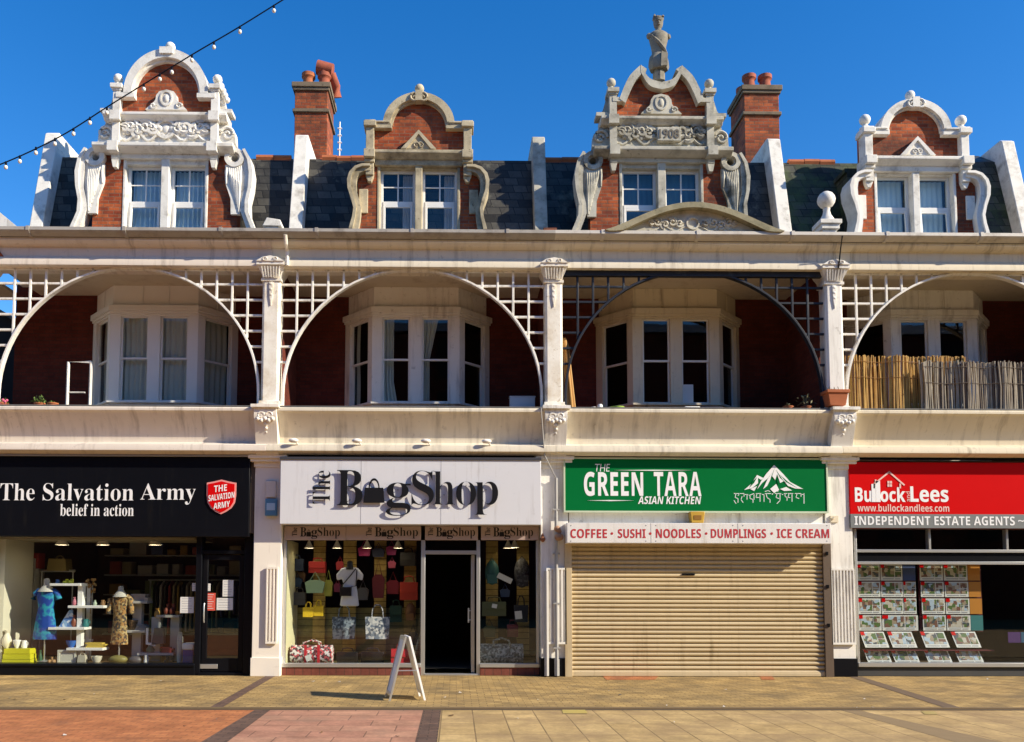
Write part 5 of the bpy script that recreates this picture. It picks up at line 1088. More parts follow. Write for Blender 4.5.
# ------------------------------------------------------------------ goods in the charity shop window
ZS0 = zr(663, YG)                     # window board level
def px_item(nm, lab, cat, px0, py0, px1, py1, Y, maker, m, group=None, bev=0):
    x0, x1, z0, z1 = pxbox(px0, py0, px1, py1, Y); b = MB(); maker(b, (x0+x1)/2, Y, z0, x1-x0, z1-z0)
    return solo(nm, b, m, lab, cat, ((x0+x1)/2, Y, z0), group, bev)
def mk_lathe(prof): return lambda b, x, y, z, w_, h: b.lathe(x, y, [(r*w_/2, q*h) for r, q in prof], 14, z)
vase = mk_lathe([(.5, 0), (.9, .2), (1, .42), (.7, .66), (.38, .82), (.6, 1), (.45, 1), (.3, .85)])
bowl = mk_lathe([(.45, 0), (.5, .1), (.9, .6), (1, 1), (.9, 1), (.75, .6), (.3, .2)])
jug = lambda b, x, y, z, w_, h: (b.lathe(x, y, [(.35*w_, 0), (.42*w_, .3*h), (.3*w_, .7*h), (.34*w_, h), (.29*w_, h), (.2*w_, .6*h)], 12, z), b.tube([(x+.3*w_, y, z+.85*h), (x+.5*w_, y, z+.75*h), (x+.48*w_, y, z+.4*h), (x+.35*w_, y, z+.25*h)], .05*w_, 6))
def shoes(b, x, y, z, w_, h):
    for s_ in (-1, 1):
        c = x+s_*w_*.25
        b.ball(c, y-.03, z+h*.35, w_*.2, 10, sy=1.4, sz=h*.33/(w_*.2)); b.lathe(c, y+.07, [(w_*.14, 0), (w_*.15, h*.5), (w_*.17, h), (w_*.12, h), (w_*.1, h*.5)], 10, z)
def carton(b, x, y, z, w_, h):
    b.box(x-w_/2, x+w_/2, y-.1, y+.1, z, z+h*.9); b.box(x-w_*.53, x+w_*.53, y-.11, y+.11, z+h*.74, z+h)
def fold(b, x, y, z, w_, h):
    for i in range(3): b.box(x-w_*(.5-.03*i), x+w_*(.5-.02*i), y-.12, y+.12, z+h*i/3, z+h*(i+.94)/3)
def stack(b, x, y, z, w_, h):
    for i in range(4): q = .02*((i*7) % 3-1); b.box(x-w_*.5+q, x+w_*.5+q-.02*(i % 2), y-.09, y+.09, z+h*i/4, z+h*(i+.93)/4)
def shelf_unit(label, posts, shelves, Y, m, d=.16):
    xs_ = [at(p, 620, Y)[0] for p in (posts[0][0], posts[0][1])]; t = thing('shelf_unit', label, 'shelf unit', (xs_[0], Y, ZS0))
    for a, b_, yt in posts:
        MB().box(at(a, 620, Y)[0], at(b_, 620, Y)[0], Y-.03, Y+.10, ZS0-.02, zr(yt, Y, a)).build('upright', m, t, .004)
    for a, b_, y in shelves:
        z = zr(y, Y, a); MB().box(at(a, y, Y)[0], at(b_, y, Y)[0], Y-d, Y+d, z-.035, z+.012).build('shelf', m, t, .004)
    return t
Y1, Y2 = .62, .80
shelf_unit('bright white shelf unit with staggered shelves beside the blue dress', [(77.5, 82.5, 583)], [(53.5, 84, 584), (71.5, 107, 606), (52, 88, 627.5), (70, 106, 648)], Y1, m_white2)
shelf_unit('second white shelf upright just behind the staggered white shelves', [(86.5, 90, 585)], [(83, 92, 640)], .95, m_white2, .06)
m_offw = flatc('off_white_board', (.46, .44, .40))
shelf_unit('grey white shelf unit with four shelves beside the floral dress', [(133, 142, 601), (152, 161, 617)], [(128, 150, 601.5), (127, 148, 630.5), (140, 176, 653)], Y2, m_offw)
shelf_unit('small grey white stand below the white notice near the shop door', [(171, 180, 616)], [(158, 181, 615.5)], Y2+.03, m_offw, .12)
def dress_form(label, px, ytop, yneck, yhem, Y, wpx, m, flare, sleeve):
    x, _ = at(px, 620, Y); zt, zn, zh = zr(ytop, Y), zr(yneck, Y), zr(yhem, Y); w_ = wpx/54/2
    t = thing('dress_form', label, 'dress form', (x, Y, ZS0))
    b = MB(); H = zn-zh; prof = [(w_*flare, 0), (w_*flare*.93, .2*H), (w_*flare*.8, .42*H), (w_*.62, .62*H), (w_*.72, .74*H), (w_*.80, .86*H), (w_*.72, .95*H), (w_*.32, 1.0*H), (w_*.2, 1.0*H)]
    n = 28; vs = []
    for r_, h in prof:
        for k in range(n): q = 2*math.pi*k/n; rr = r_*(1+.07*math.sin(k*2.2)*(1-h/H)); vs.append((x+rr*math.cos(q), Y+.55*rr*math.sin(q), zh+h))
    b.add(vs, [(i*n+k, i*n+(k+1) % n, (i+1)*n+(k+1) % n, (i+1)*n+k) for i in range(len(prof)-1) for k in range(n)])
    for s_ in (-1, 1): b.tube([(x+s_*w_*.55, Y, zn-.04*H), (x+s_*w_*.95, Y, zn-.12*H), (x+s_*w_*(1.12), Y, zn-sleeve*H)], [w_*.24, w_*.27, w_*.26], 10)
    b.build('dress', m, t)
    c = MB(); c.lathe(x, Y, [(w_*.75, -.07), (w_*.5, -.0), (w_*.26, .05), (w_*.24, zt-zn), (w_*.1, zt-zn+.02)], 14, zn); c.build('neck_block', m_offw, t)
    c = MB(); c.tube([(x, Y, ZS0), (x, Y, zh+.1)], .014, 8); c.lathe(x, Y, [(.14, 0), (.14, .015), (.03, .03)], 16, ZS0-.01); c.build('stand', m_alu, t)
m_bdress = pattern('blue_teal_cloth', [(.01, .03, .22), (.01, .10, .35), (.02, .30, .38), (.01, .05, .30)], 3.2, 'noise'); m_fdress = pattern('floral_cloth', [(.30, .20, .08), (.12, .06, .03), (.45, .33, .15), (.38, .20, .06), (.06, .05, .04)], 30)
dress_form('blue and teal dress on a stand with a pale neck, in the black fronted window', 45.5, 580.5, 589, 640, .58, 23, m_bdress, .98, .22)
dress_form('mustard floral dress with long sleeves on a stand in the black fronted window', 120, 588, 594, 645, .66, 21, m_fdress, .80, .40)
GI = 'small goods in the black fronted shop window'
def gi(nm, lab, cat, box, Y, mk, m): px_item(nm, lab, cat, *box, Y, mk, m, GI)
fc = flatc
gi('folded_cloth', 'bright yellow cloth draped over a box at the left of the window floor', 'cloth', (5, 648, 34, 664), .5, fold, fc('acid_yellow', (.62, .58, .02)))
gi('vase', 'tall cream vase standing on the yellow cloth', 'vase', (2, 630, 12, 648), .52, vase, fc('cream_glaze', (.74, .68, .52)))
gi('bowl', 'white bowl on the yellow cloth beside the tall cream vase', 'bowl', (13, 640, 21, 648), .5, bowl, m_white2); gi('cup', 'white cup on the right end of the yellow cloth', 'cup', (20.5, 640.5, 28, 648), .5, jug, m_white2)
gi('lemon_ornament', 'lime yellow pair of ornaments on the top white shelf', 'ornament', (63, 579, 73, 584), Y1, shoes, fc('lime_yellow', (.55, .58, .04)))
gi('picture_card', 'blue and white triangular picture leaning on the third white shelf', 'picture', (59, 610, 74, 627), Y1, lambda b, x, y, z, w_, h: b.prism([(x-w_/2, z), (x+w_/2, z), (x+w_*.45, z+h), (x+w_*.2, z+h)], y-.02, y+.0), pattern('blue_print', [(.1, .2, .45), (.6, .65, .7), (.25, .4, .6)], 18))
gi('teapot', 'dark teal jug on the right end of the third white shelf', 'jug', (81, 619, 90, 627), Y1, jug, fc('teal_glaze', (.03, .16, .16)))
gi('vase', 'red brown vase on the third white shelf beside the upright', 'vase', (71, 615, 77, 627), Y1, vase, fc('russet_glaze', (.20, .06, .03)))
gi('jar', 'pale green jar on the second white shelf', 'jar', (93, 600, 97, 606), Y1, vase, fc('pale_green_glaze', (.35, .42, .32)))
gi('flower_bunch', 'bunch of dried orange flowers above the second white shelf', 'flowers', (86, 578, 96, 598), .95, lambda b, x, y, z, w_, h: [b.ball(x+random.uniform(-.5, .5)*w_, y+random.uniform(-.06, .06), z+h*random.uniform(.3, 1), w_*.16, 7) for _ in range(22)] and b.tube([(x, y, z-.3), (x, y, z+h*.6)], .012, 5), pattern('dried_flowers', [(.35, .18, .05), (.18, .08, .03), (.40, .28, .10)], 40))
gi('blue_bowl', 'bright blue bowl on the lowest white shelf', 'bowl', (66, 640.5, 77, 648), Y1, bowl, fc('bright_blue', (.01, .10, .38)))
gi('plate_stack', 'yellow plates stacked on the lowest white shelf', 'plates', (88, 642.5, 106, 648), Y1, stack, fc('mustard_glaze', (.55, .40, .07)))
gi('framed_print', 'white framed print leaning on the window floor under the white shelves', 'framed print', (57, 650, 76, 664), .5, lambda b, x, y, z, w_, h: (b.box(x-w_/2, x+w_/2, y, y+.03, z, z+h*.14), b.box(x-w_/2, x+w_/2, y, y+.03, z+h*.86, z+h), b.box(x-w_/2, x-w_*.4, y+.001, y+.03, z+h*.14, z+h*.86), b.box(x+w_*.4, x+w_/2, y+.001, y+.03, z+h*.14, z+h*.86), b.box(x-w_*.42, x+w_*.42, y+.012, y+.025, z+h*.1, z+h*.9)), fc('ivory_frame', (.62, .60, .50)))
gi('handbag', 'cream handbag on the window floor right of the white framed print', 'handbag', (78, 651, 87, 664), .5, lambda b, x, y, z, w_, h: (b.prism([(x-w_/2, z), (x+w_/2, z), (x+w_*.4, z+h*.7), (x-w_*.4, z+h*.7)], y-.05, y+.05), b.ring(x, z+h*.68, w_*.3, w_*.24, 0, 180, y-.01, y+.01)), fc('cream_leather', (.50, .46, .36)))
gi('shoe_pair', 'small pair of grey shoes on the upper grey white shelf', 'shoes', (133, 594, 147, 601), Y2, carton, fc('stone_grey', (.36, .32, .29)))
gi('wicker_basket', 'brown basket on the middle grey white shelf', 'basket', (128, 620, 139, 630), Y2, bowl, pattern('wicker', [(.25, .15, .07), (.12, .07, .03)], 40))
gi('gold_ornament', 'golden figurine on the small stand near the shop door', 'figurine', (154, 608, 161, 618), Y2, vase, fc('gilt', (.45, .25, .05)))
gi('dark_bag', 'dark grey bag hanging over the middle of the shelf corner', 'bag', (151, 628, 165, 645), .66, lambda b, x, y, z, w_, h: (b.prism([(x-w_*.4, z), (x+w_*.5, z+h*.1), (x+w_*.45, z+h), (x-w_*.2, z+h)], y-.06, y+.06)), fc('graphite_cloth', (.06, .065, .075)))
gi('framed_print', 'tilted white framed dark print below the small stand', 'framed print', (146, 628, 156, 646), .62, lambda b, x, y, z, w_, h: (b.prism([(x-w_*.5, z+h*.1), (x+w_*.5, z), (x+w_*.5, z+h*.12), (x-w_*.3, z+h*.2), (x-w_*.3, z+h), (x-w_*.5, z+h)], y-.02, y+.02)), m_white2)
gi('glass_jar', 'green glass jar on the lowest grey white shelf', 'jar', (146, 644, 156, 653), Y2, vase, fc('green_glass', (.10, .22, .16)))
gi('candle_holder', 'red brown candle holders on top of the small stand', 'candle holder', (164, 604, 175, 615), Y2, shoes, fc('oxblood', (.20, .05, .03)))
gi('cushion', 'olive cushion lying on the window floor under the floral dress', 'cushion', (108, 655, 128, 664), .6, lambda b, x, y, z, w_, h: b.ball(x, y, z+h*.5, w_*.5, 14, sy=.6, sz=h/w_), fc('olive_cloth', (.20, .17, .05)))
gi('cushion', 'dark cushion lying on the window floor right of the olive one', 'cushion', (128, 656, 142, 664), .62, lambda b, x, y, z, w_, h: b.ball(x, y, z+h*.5, w_*.5, 14, sy=.6, sz=h/w_), fc('dark_cloth', (.09, .08, .09)))
for lab, cat, nm, box, Y, mk, c in (
  ('small blue cup on the top white shelf left end', 'cup', 'cup', (55, 579.5, 60, 584), Y1, jug, (.08, .18, .4)), ('rose pink vase behind the upright on the second white shelf', 'vase', 'vase', (72, 597, 77, 606), Y1, vase, (.45, .14, .18)),
  ('small brown jug at the right end of the second white shelf', 'jug', 'jug', (100, 600, 105.5, 606), Y1, jug, (.22, .12, .05)), ('cream bowl on the lower right of the white shelf unit floor', 'bowl', 'bowl', (91, 656, 102, 664), .5, bowl, (.6, .56, .45)),
  ('dark green bottle on the floor beside the blue dress stand', 'bottle', 'bottle', (38, 650, 42.5, 664), .5, vase, (.03, .10, .05)), ('pair of tan shoes on the window floor near the blue dress stand', 'shoes', 'shoe_pair', (48, 657, 57, 664), .48, shoes, (.32, .18, .08)),
  ('grey books stacked on the middle grey white shelf', 'books', 'book_stack', (139, 624, 148, 630), Y2, stack, (.22, .22, .24)), ('red books stacked on the lowest grey white shelf right end', 'books', 'book_stack', (163, 646.5, 174, 653), Y2, stack, (.32, .05, .05)),
  ('white jug on the window floor under the lowest grey white shelf', 'jug', 'jug', (143, 655, 149, 664), .6, jug, (.7, .69, .66)), ('pair of dark shoes on the window floor near the cream bin', 'shoes', 'shoe_pair', (164, 656, 174, 664), .6, shoes, (.04, .035, .035)),
  ('small amber bowl on the small stand right end', 'bowl', 'bowl', (175, 611, 181, 615.4), Y2, bowl, (.45, .22, .04)), ('beige folded scarf on the upper grey white shelf edge', 'scarf', 'scarf', (146, 597.5, 150, 601.2), Y2, fold, (.5, .42, .32))):
    gi(nm, lab, cat, box, Y, mk, fc('goods_finish', c))
x0, x1, z0, z1 = pxbox(183.5, 643, 194.5, 663.5, .45); t = thing('collection_bin', 'blue and white collection bin standing beside the shop door', 'collection bin', ((x0+x1)/2, .45, z0))
MB().box(x0, x1, .38, .58, z0, z0+(z1-z0)*.68).build('bin_body', fc('royal_blue', (.01, .035, .25)), t, .015); MB().box(x0-.01, x1+.01, .36, .60, z0+(z1-z0)*.68, z1).build('bin_lid', m_white2, t, .02)
px_item('cream_bin', 'cream open bin with clear bottles beside the blue and white bin', 'bin', 176.5, 641, 183, 663.5, .55, lambda b, x, y, z, w_, h: (b.lathe(x, y, [(w_*.42, 0), (w_*.5, h), (w_*.44, h), (w_*.36, .1)], 14, z), [b.lathe(x+(i-1)*w_*.22, y, [(.03, h*.3), (.03, h*1.15), (.012, h*1.3), (.012, h*1.4)], 8, z) for i in range(3)]), fc('cream_plastic', (.50, .50, .42)))
# notices stuck inside the glass
def notice(lab, box, Y, m=None, extra=None):
    x0, x1, z0, z1 = pxbox(*box, Y); t = thing('notice', lab, 'notice', (x0, Y, z0)); MB().box(x0, x1, Y, Y+.006, z0, z1).build('sheet', m or m_paper, t)
    ln = MB(); n = max(3, int((z1-z0)/.045))
    for i in range(n):
        z = z1-(i+.8)*(z1-z0)/(n+.6); ln.box(x0+(x1-x0)*.12, x1-(x1-x0)*(.12+.25*random.random()), Y-.002, Y+.001, z, z+.008)
    ln.build('printed_lines', extra or fc('grey_print', (.35, .35, .38)), t)
YN = .205
notice('large white notice in the window left of the shop door', (180, 597, 194, 613), YN); notice('small notice high in the window just left of the door', (192, 583, 197, 591), YN)
notice('small cream notice at the top left of the door glass', (204, 583.5, 210.5, 591), YN+.015); notice('upright white notice on the right of the door glass', (222.5, 580, 233.5, 596.5), YN+.015); notice('wide white notice low on the right of the door glass', (216.5, 598, 233, 610), YN+.013)
notice('red and white notice on the left of the door glass', (204, 593, 215.5, 610.5), YN+.016, fc('red_notice', (.65, .10, .07)), fc('white_print', (.75, .72, .68)))
x0, x1, z0, z1 = pxbox(-9, 570, 8, 594, .7); t = thing('poster', 'cream poster with a crimson figure at the far left of the window', 'poster', (x0, .7, z0)); MB().box(x0, x1, .70, .71, z0, z1).build('sheet', fc('cream_poster', (.55, .50, .40)), t)
b = MB(); xc = at(3, 580, .7)[0]; b.prism([(xc+.10*math.cos(a/10*math.pi), (z0+z1)/2+.19*math.sin(a/10*math.pi)) for a in range(20)], .694, .701); b.build('printed_figure', fc('crimson_print', (.35, .01, .05)), t)
# shelving at the back left with boxes and a red case
YB2 = 2.0
t = thing('wall_shelving', 'dim wall shelving behind the left end of the black fronted window', 'shelving', (at(20, 600, YB2)[0], YB2, .1))
for y in (569, 584.5, 602, 620): MB().box(at(8, y, YB2)[0], at(38, y, YB2)[0], YB2-.2, YB2+.25, zr(y, YB2), zr(y, YB2)+.03).build('shelf', m_offw, t)
MB().box(at(8, 600, YB2)[0], at(10, 600, YB2)[0], YB2-.2, YB2+.25, .1, zr(560, YB2)).build('upright', m_offw, t); MB().box(at(37, 600, YB2)[0], at(38, 600, YB2)[0], YB2-.2, YB2+.25, .1, zr(560, YB2)).build('upright', m_offw, t)
px_item('red_case', 'red suitcase on the top shelf at the back left', 'suitcase', 22, 552, 42, 568.5, YB2, lambda b, x, y, z, w_, h: (b.box(x-w_/2, x+w_/2, y-.15, y+.15, z, z+h*.92), b.ring(x, z+h*.9, w_*.12, w_*.08, 0, 180, y-.17, y-.13)), fc('red_vinyl', (.35, .05, .05)), bev=.02)
px_item('olive_case', 'olive holdall on a high rail right of the red suitcase', 'holdall', 50, 556, 70, 571, YB2, lambda b, x, y, z, w_, h: (b.prism([(x-w_/2, z), (x+w_/2, z), (x+w_*.42, z+h*.8), (x-w_*.42, z+h*.8)], y-.15, y+.15), b.ring(x, z+h*.78, w_*.2, w_*.16, 0, 180, y-.03, y+.03)), fc('olive_canvas', (.22, .17, .06)))
rl = MB(); rl.tube([(at(40, 572, YB2)[0], YB2, zr(572, YB2)), (at(75, 572, YB2)[0], YB2, zr(572, YB2))], .03, 6); 
for px in (42, 73): rl.tube([(at(px, 572, YB2)[0], YB2, zr(572, YB2)), (at(px, 572, YB2)[0], YB2, .1)], .015, 6)
solo('clothes_rail', rl, m_alu, 'metal rail at the back carrying the olive holdall', 'clothes rail', (at(42, 572, YB2)[0], YB2, .1))
for i, (a, y, c) in enumerate(((16, 584, (.5, .42, .36)), (25, 584, (.30, .08, .07)), (32, 584, (.45, .42, .36)), (15, 601.5, (.4, .38, .34)), (24, 601.5, (.5, .48, .44)), (33, 601.5, (.25, .22, .2)), (18, 619.5, (.5, .5, .5)), (29, 619.5, (.55, .5, .44)))):
    lab = ['buff', 'maroon', 'pale buff', 'grey buff', 'off white', 'brown grey', 'mid grey', 'cream'][i]+' box on the '+('second' if y == 584 else 'third' if y == 601.5 else 'lowest')+' shelf of the dim wall shelving'
    px_item('storage_box', lab, 'box', a-3.4, y-7-i % 3, a+3.4, y-.3, YB2-.02, carton, fc('box_board', c), 'boxes on the dim wall shelving')
# garments hanging at the back
t = thing('clothes_rack', 'long rack of clothes hanging in the dim back of the black fronted shop', 'clothes rack', (-7.3, 3.6, .1))
MB().tube([(-8.6, 3.6, 1.75), (-6.3, 3.6, 1.75)], .02, 6).build('rail', m_alu, t)
for xx in (-8.55, -6.35): MB().tube([(xx, 3.6, .1), (xx, 3.6, 1.75)], .02, 6).build('upright', m_alu, t)
for i in range(22):
    xx = -8.45+i*.095; h = random.uniform(.7, 1.15); b = MB(); b.yz([(3.38, 1.62), (3.58, 1.72), (3.62, 1.72), (3.82, 1.62), (3.84, 1.7-h), (3.36, 1.7-h)], xx-.02, xx+.03)
    b.build('garment', flatc('garment_cloth', random.choice([(.3, .05, .05), (.08, .1, .25), (.35, .3, .2), (.05, .05, .05), (.4, .38, .36), (.15, .2, .1), (.3, .2, .05)]), .9), t, .02)
t = thing('wall_shelving', 'tall dim shelving of folded goods against the back of the black fronted shop', 'shelving', (-9.3, 4.6, .1))
for j in range(5): MB().box(-9.9, -5.6, 4.4, 4.9, .5+j*.45, .53+j*.45).build('shelf', m_offw, t)
for j in range(5):
    x_ = -9.8
    while x_ < -5.8:
        ww = random.uniform(.15, .4); hh = random.uniform(.1, .32); b = MB(); b.box(x_, x_+ww, 4.45, 4.8, .53+j*.45, .53+j*.45+hh)
        b.build('folded_goods', flatc('goods_cloth', random.choice([(.4, .1, .08), (.1, .14, .3), (.4, .34, .2), (.45, .44, .42), (.2, .24, .12), (.35, .22, .06)]), .9), t, .02); x_ += ww+random.uniform(.03, .15)
m_lamp = bpy.data.materials.new('lamp_glow'); m_lamp.use_nodes = True; bb = m_lamp.node_tree.nodes['Principled BSDF']; bb.inputs['Emission Color'].default_value = (1, .8, .5, 1); bb.inputs['Emission Strength'].default_value = 14
def spot(label, px, py, Y, sc, grp, tilt=.0):
    x, z = at(px, py, Y); t = thing('spot_lamp', label, 'spot lamp', (x, Y, z)); t['group'] = grp
    b = MB(); b.lathe(x, Y, [(.035*sc, .14*sc), (.05*sc, .10*sc), (.085*sc, .03*sc), (.13*sc, -.03*sc), (.115*sc, -.03*sc), (.05*sc, .08*sc)], 16, z); b.tube([(x, Y, z+.12*sc), (x, Y, z+.55*sc)], .012, 6); b.build('lamp_shade', m_white2, t)
    MB().lathe(x, Y, [(.09*sc, -.02*sc), (.06*sc, .02*sc)], 12, z).build('lamp_face', m_lamp, t)
for i, (px, py) in enumerate(((62, 543.5), (103, 543.5), (155, 543.5))): spot('pale ceiling spot lamp in the black fronted window, '+['above the white shelves', 'between the dresses', 'nearest the door'][i], px, py, 1.0, 1.0, 'spot lamps in the black fronted window')
# ------------------------------------------------------------------ goods in the handbag window
def tote(b, x, y, z, w_, h, hh=.35, d=.07):
    zb = z+h*(1-hh)
    b.add([(x-w_*.46, y-d, z), (x+w_*.46, y-d, z), (x+w_*.46, y+d, z), (x-w_*.46, y+d, z), (x-w_*.5, y-d*.6, zb), (x+w_*.5, y-d*.6, zb), (x+w_*.5, y+d*.6, zb), (x-w_*.5, y+d*.6, zb)], [(3, 2, 1, 0), (4, 5, 6, 7), (0, 1, 5, 4), (1, 2, 6, 5), (2, 3, 7, 6), (3, 0, 4, 7)])
    for yy in (y-d*.6, y+d*.5):
        b.tube([(x-w_*.24, yy, zb-.02), (x-w_*.20, yy, z+h*.88), (x-w_*.08, yy, z+h), (x+w_*.08, yy, z+h), (x+w_*.20, yy, z+h*.88), (x+w_*.24, yy, zb-.02)], .012, 6)
def satchel(b, x, y, z, w_, h):
    d = .07; zb = z+h*.72; b.box(x-w_/2, x+w_/2, y-d, y+d, z, zb-.001); b.yz([(y-d-.015, z+h*.32), (y-d-.008, zb+.01), (y+d, zb+.01), (y+d, zb), (y-d-.002, zb-.002), (y-d-.004, z+h*.32)], x-w_*.49, x+w_*.49)
    b.tube([(x-w_*.3, y, zb), (x-w_*.22, y, z+h*.97), (x, y, z+h), (x+w_*.22, y, z+h*.97), (x+w_*.3, y, zb)], .013, 6)
def holdall(b, x, y, z, w_, h):
    r_ = h*.40; n = 12
    b.xy  # body: a soft rounded barrel with end panels
    prof = [(y+.16*math.cos(math.pi*2*k/n)*1.0, z+r_+r_*math.sin(math.pi*2*k/n)) for k in range(n)]; b.yz(prof, x-w_*.5, x+w_*.5)
    for yy in (y-.12, y+.12): b.tube([(x-w_*.22, yy, z+h*.55), (x-w_*.18, yy, z+h*.9), (x, yy, z+h), (x+w_*.18, yy, z+h*.9), (x+w_*.22, yy, z+h*.55)], .014, 6)
def backpack(b, x, y, z, w_, h):
    b.ball(x, y, z+h*.5, w_*.5, 14, sy=.6, sz=h*.5/(w_*.5)); b.box(x-w_*.36, x+w_*.36, y-.16, y-.05, z+h*.06, z+h*.42); b.tube([(x-.04, y, z+h*.97), (x, y, z+h*1.06), (x+.04, y, z+h*.97)], .012, 6)
def hung(b, x, y, z, w_, h):
    b.prism([(x-w_*.4, z), (x+w_*.4, z), (x+w_*.5, z+h*.5), (x+w_*.25, z+h*.62), (x-w_*.25, z+h*.62), (x-w_*.5, z+h*.5)], y-.05, y+.05); b.tube([(x-w_*.25, y, z+h*.6), (x, y, z+h), (x+w_*.25, y, z+h*.6)], .01, 5)
GB = 'bags in the handbag shop window'
def bag(lab, box, Y, mk, m): return px_item('handbag', lab, 'handbag', *box, Y, mk, m, GB, .008)
lt = lambda n, c: M(n, c, .5, .1, bump=.15)
bag('red satchel hanging above the mint green bag', (309, 558, 326, 573), 1.1, satchel, lt('red_leather', (.40, .03, .03))); bag('mint green slouchy bag hanging left of the white dress', (305, 572, 325, 593), .95, hung, lt('mint_leather', (.28, .42, .28)))
bag('yellow green narrow bag right of the mint bag', (324, 570, 333, 596), 1.05, hung, lt('chartreuse_leather', (.34, .36, .06))); bag('charcoal bag with a pale flap low at the left edge of the window', (293, 588, 306, 605), 1.1, satchel, lt('charcoal_leather', (.06, .06, .07)))
bag('left one of two small yellow bags', (303, 602, 314, 617), .9, tote, lt('yellow_leather', (.62, .42, .02))); bag('right one of two small yellow bags', (313.5, 600, 324, 616), .92, tote, lt('yellow_leather', (.62, .42, .02)))
m_nav = pattern('navy_print', [(.05, .07, .10), (.20, .25, .30), (.10, .13, .18), (.30, .34, .38)], 26); m_navw = pattern('navy_white_print', [(.08, .10, .14), (.55, .56, .56), (.16, .20, .26), (.40, .42, .44)], 24)
bag('navy patterned tote with black handles on the low backboard', (332, 605, 356, 639), 1.0, tote, m_nav); bag('navy and white patterned tote with pale handles on the low backboard', (365, 605, 390, 639), .85, tote, m_navw)
m_dots = pattern('spotted_print', [(.75, .72, .70), (.06, .03, .04), (.60, .10, .12), (.70, .66, .64), (.12, .05, .06)], 30)
o = bag('large red white and black patterned holdall on the window floor', (291, 640, 333, 665), .62, holdall, m_dots); x0, x1, z0, z1 = pxbox(304, 645, 320, 662, .46)
for a in (x0, x1-.05): MB().box(a, a+.05, .452, .46, z0-.06, z1).build('strap', lt('scarlet_strap', (.55, .02, .04)), o)
bag('bright red satchel on the right side of the handbag window', (400, 576, 418, 600), 1.0, satchel, lt('scarlet_leather', (.55, .05, .02))); bag('brown round bag under the bright red satchel', (405, 603, 416, 621), 1.05, backpack, lt('tan_leather', (.28, .13, .04)))
bag('low red bag on the window floor behind the A-board', (391, 644, 414, 663), .7, satchel, lt('cherry_leather', (.50, .02, .03))); bag('black low bag on the window floor left of centre', (337, 648, 358, 664), .75, satchel, m_ink); bag('black low bag on the window floor right of centre', (361, 648, 384, 664), .78, satchel, m_ink)
bag('dark red slim bag hanging right of the white dress', (372, 560, 385, 598), 1.05, hung, lt('maroon_leather', (.14, .02, .025))); bag('dark crimson bag hanging left of the bright red satchel', (386, 572, 400, 594), 1.15, hung, lt('crimson_leather', (.22, .02, .03)))
bag('navy bag at the top left corner of the handbag window', (288, 555, 304, 571), 1.15, satchel, lt('navy_leather', (.02, .035, .08))); bag('magenta bag high in the middle of the handbag window', (358, 541, 371, 556), 1.2, hung, lt('magenta_leather', (.32, .02, .14))); bag('magenta bag high at the right of the handbag window', (386, 541, 397, 555), 1.2, hung, lt('plum_leather', (.26, .02, .14)))
bag('red bag high behind the white dress', (336, 556, 344, 570), 1.2, hung, lt('deep_red_leather', (.32, .03, .04))); bag('maroon bag hanging at the left hip of the white dress', (334, 578, 341, 592), .95, hung, lt('wine_leather', (.16, .02, .05)))
bag('teal backpack hanging in the narrow right window', (485, 560, 499, 585), .95, backpack, lt('teal_nylon', (.03, .11, .11))); bag('black patterned backpack hanging at the right of the narrow window', (514, 558, 530, 588), .95, backpack, pattern('black_print', [(.02, .02, .025), (.07, .07, .08), (.03, .03, .035)], 30))
bag('khaki bag with a small tag in the narrow right window', (482, 597, 506, 616), .95, satchel, lt('khaki_canvas', (.10, .11, .05))); bag('black bag with a white tag low in the narrow right window', (514, 596, 528, 622), .95, tote, lt('matt_black_canvas', (.025, .025, .028)))
bag('dark grey patterned holdall on the floor of the narrow right window', (480, 638, 523, 666), .62, holdall, pattern('grey_print', [(.05, .06, .06), (.22, .25, .24), (.10, .12, .12), (.32, .34, .33)], 30))
for lab, box, Y, mk, c in (('dark navy bag high between the magenta bags', (372, 543, 385, 557), 1.25, hung, (.02, .03, .08)), ('black bag at the top right corner of the large window', (400, 548, 416, 566), 1.25, satchel, (.02, .02, .022)),
  ('dark blue bag under the high navy corner bag', (289, 572, 303, 587), 1.2, hung, (.02, .05, .10)), ('brown bag beside the mint green bag', (296, 566, 306, 582), 1.28, hung, (.12, .06, .03)), ('dark green bag low behind the pale handled tote', (390, 600, 402, 622), 1.2, satchel, (.02, .07, .04)),
  ('grey bag right of the white dress at its hem', (357, 580, 369, 600), 1.2, hung, (.10, .10, .11)), ('small pink purse under the magenta bags', (388, 557, 396, 568), 1.15, hung, (.4, .08, .16)), ('black bag beside the doorway low in the large window', (408, 624, 418, 645), 1.1, hung, (.03, .03, .035)),
  ('small blue bag above the khaki bag in the narrow window', (500, 584, 510, 597), 1.1, hung, (.03, .06, .14)), ('dark red bag below the white tag in the narrow window', (507, 620, 518, 637), 1.1, satchel, (.16, .02, .03)), ('olive bag low left in the narrow window', (483, 619, 496, 637), 1.1, hung, (.11, .11, .04))):
    bag(lab, box, Y, mk, lt('bag_leather', c))
def tick(lab, box, Y, rot):
    x0, x1, z0, z1 = pxbox(*box, Y); xc, zc = (x0+x1)/2, (z0+z1)/2; w_, h = (x1-x0)/2, (z1-z0)/2; c, s_ = math.cos(rot), math.sin(rot)
    solo('price_ticket', MB().prism([(xc+a*c-b_*s_, zc+a*s_+b_*c) for a, b_ in ((-w_, -h), (w_, -h), (w_, h), (-w_, h))], Y, Y+.004), m_paper, lab, 'price ticket', (xc, Y, zc))
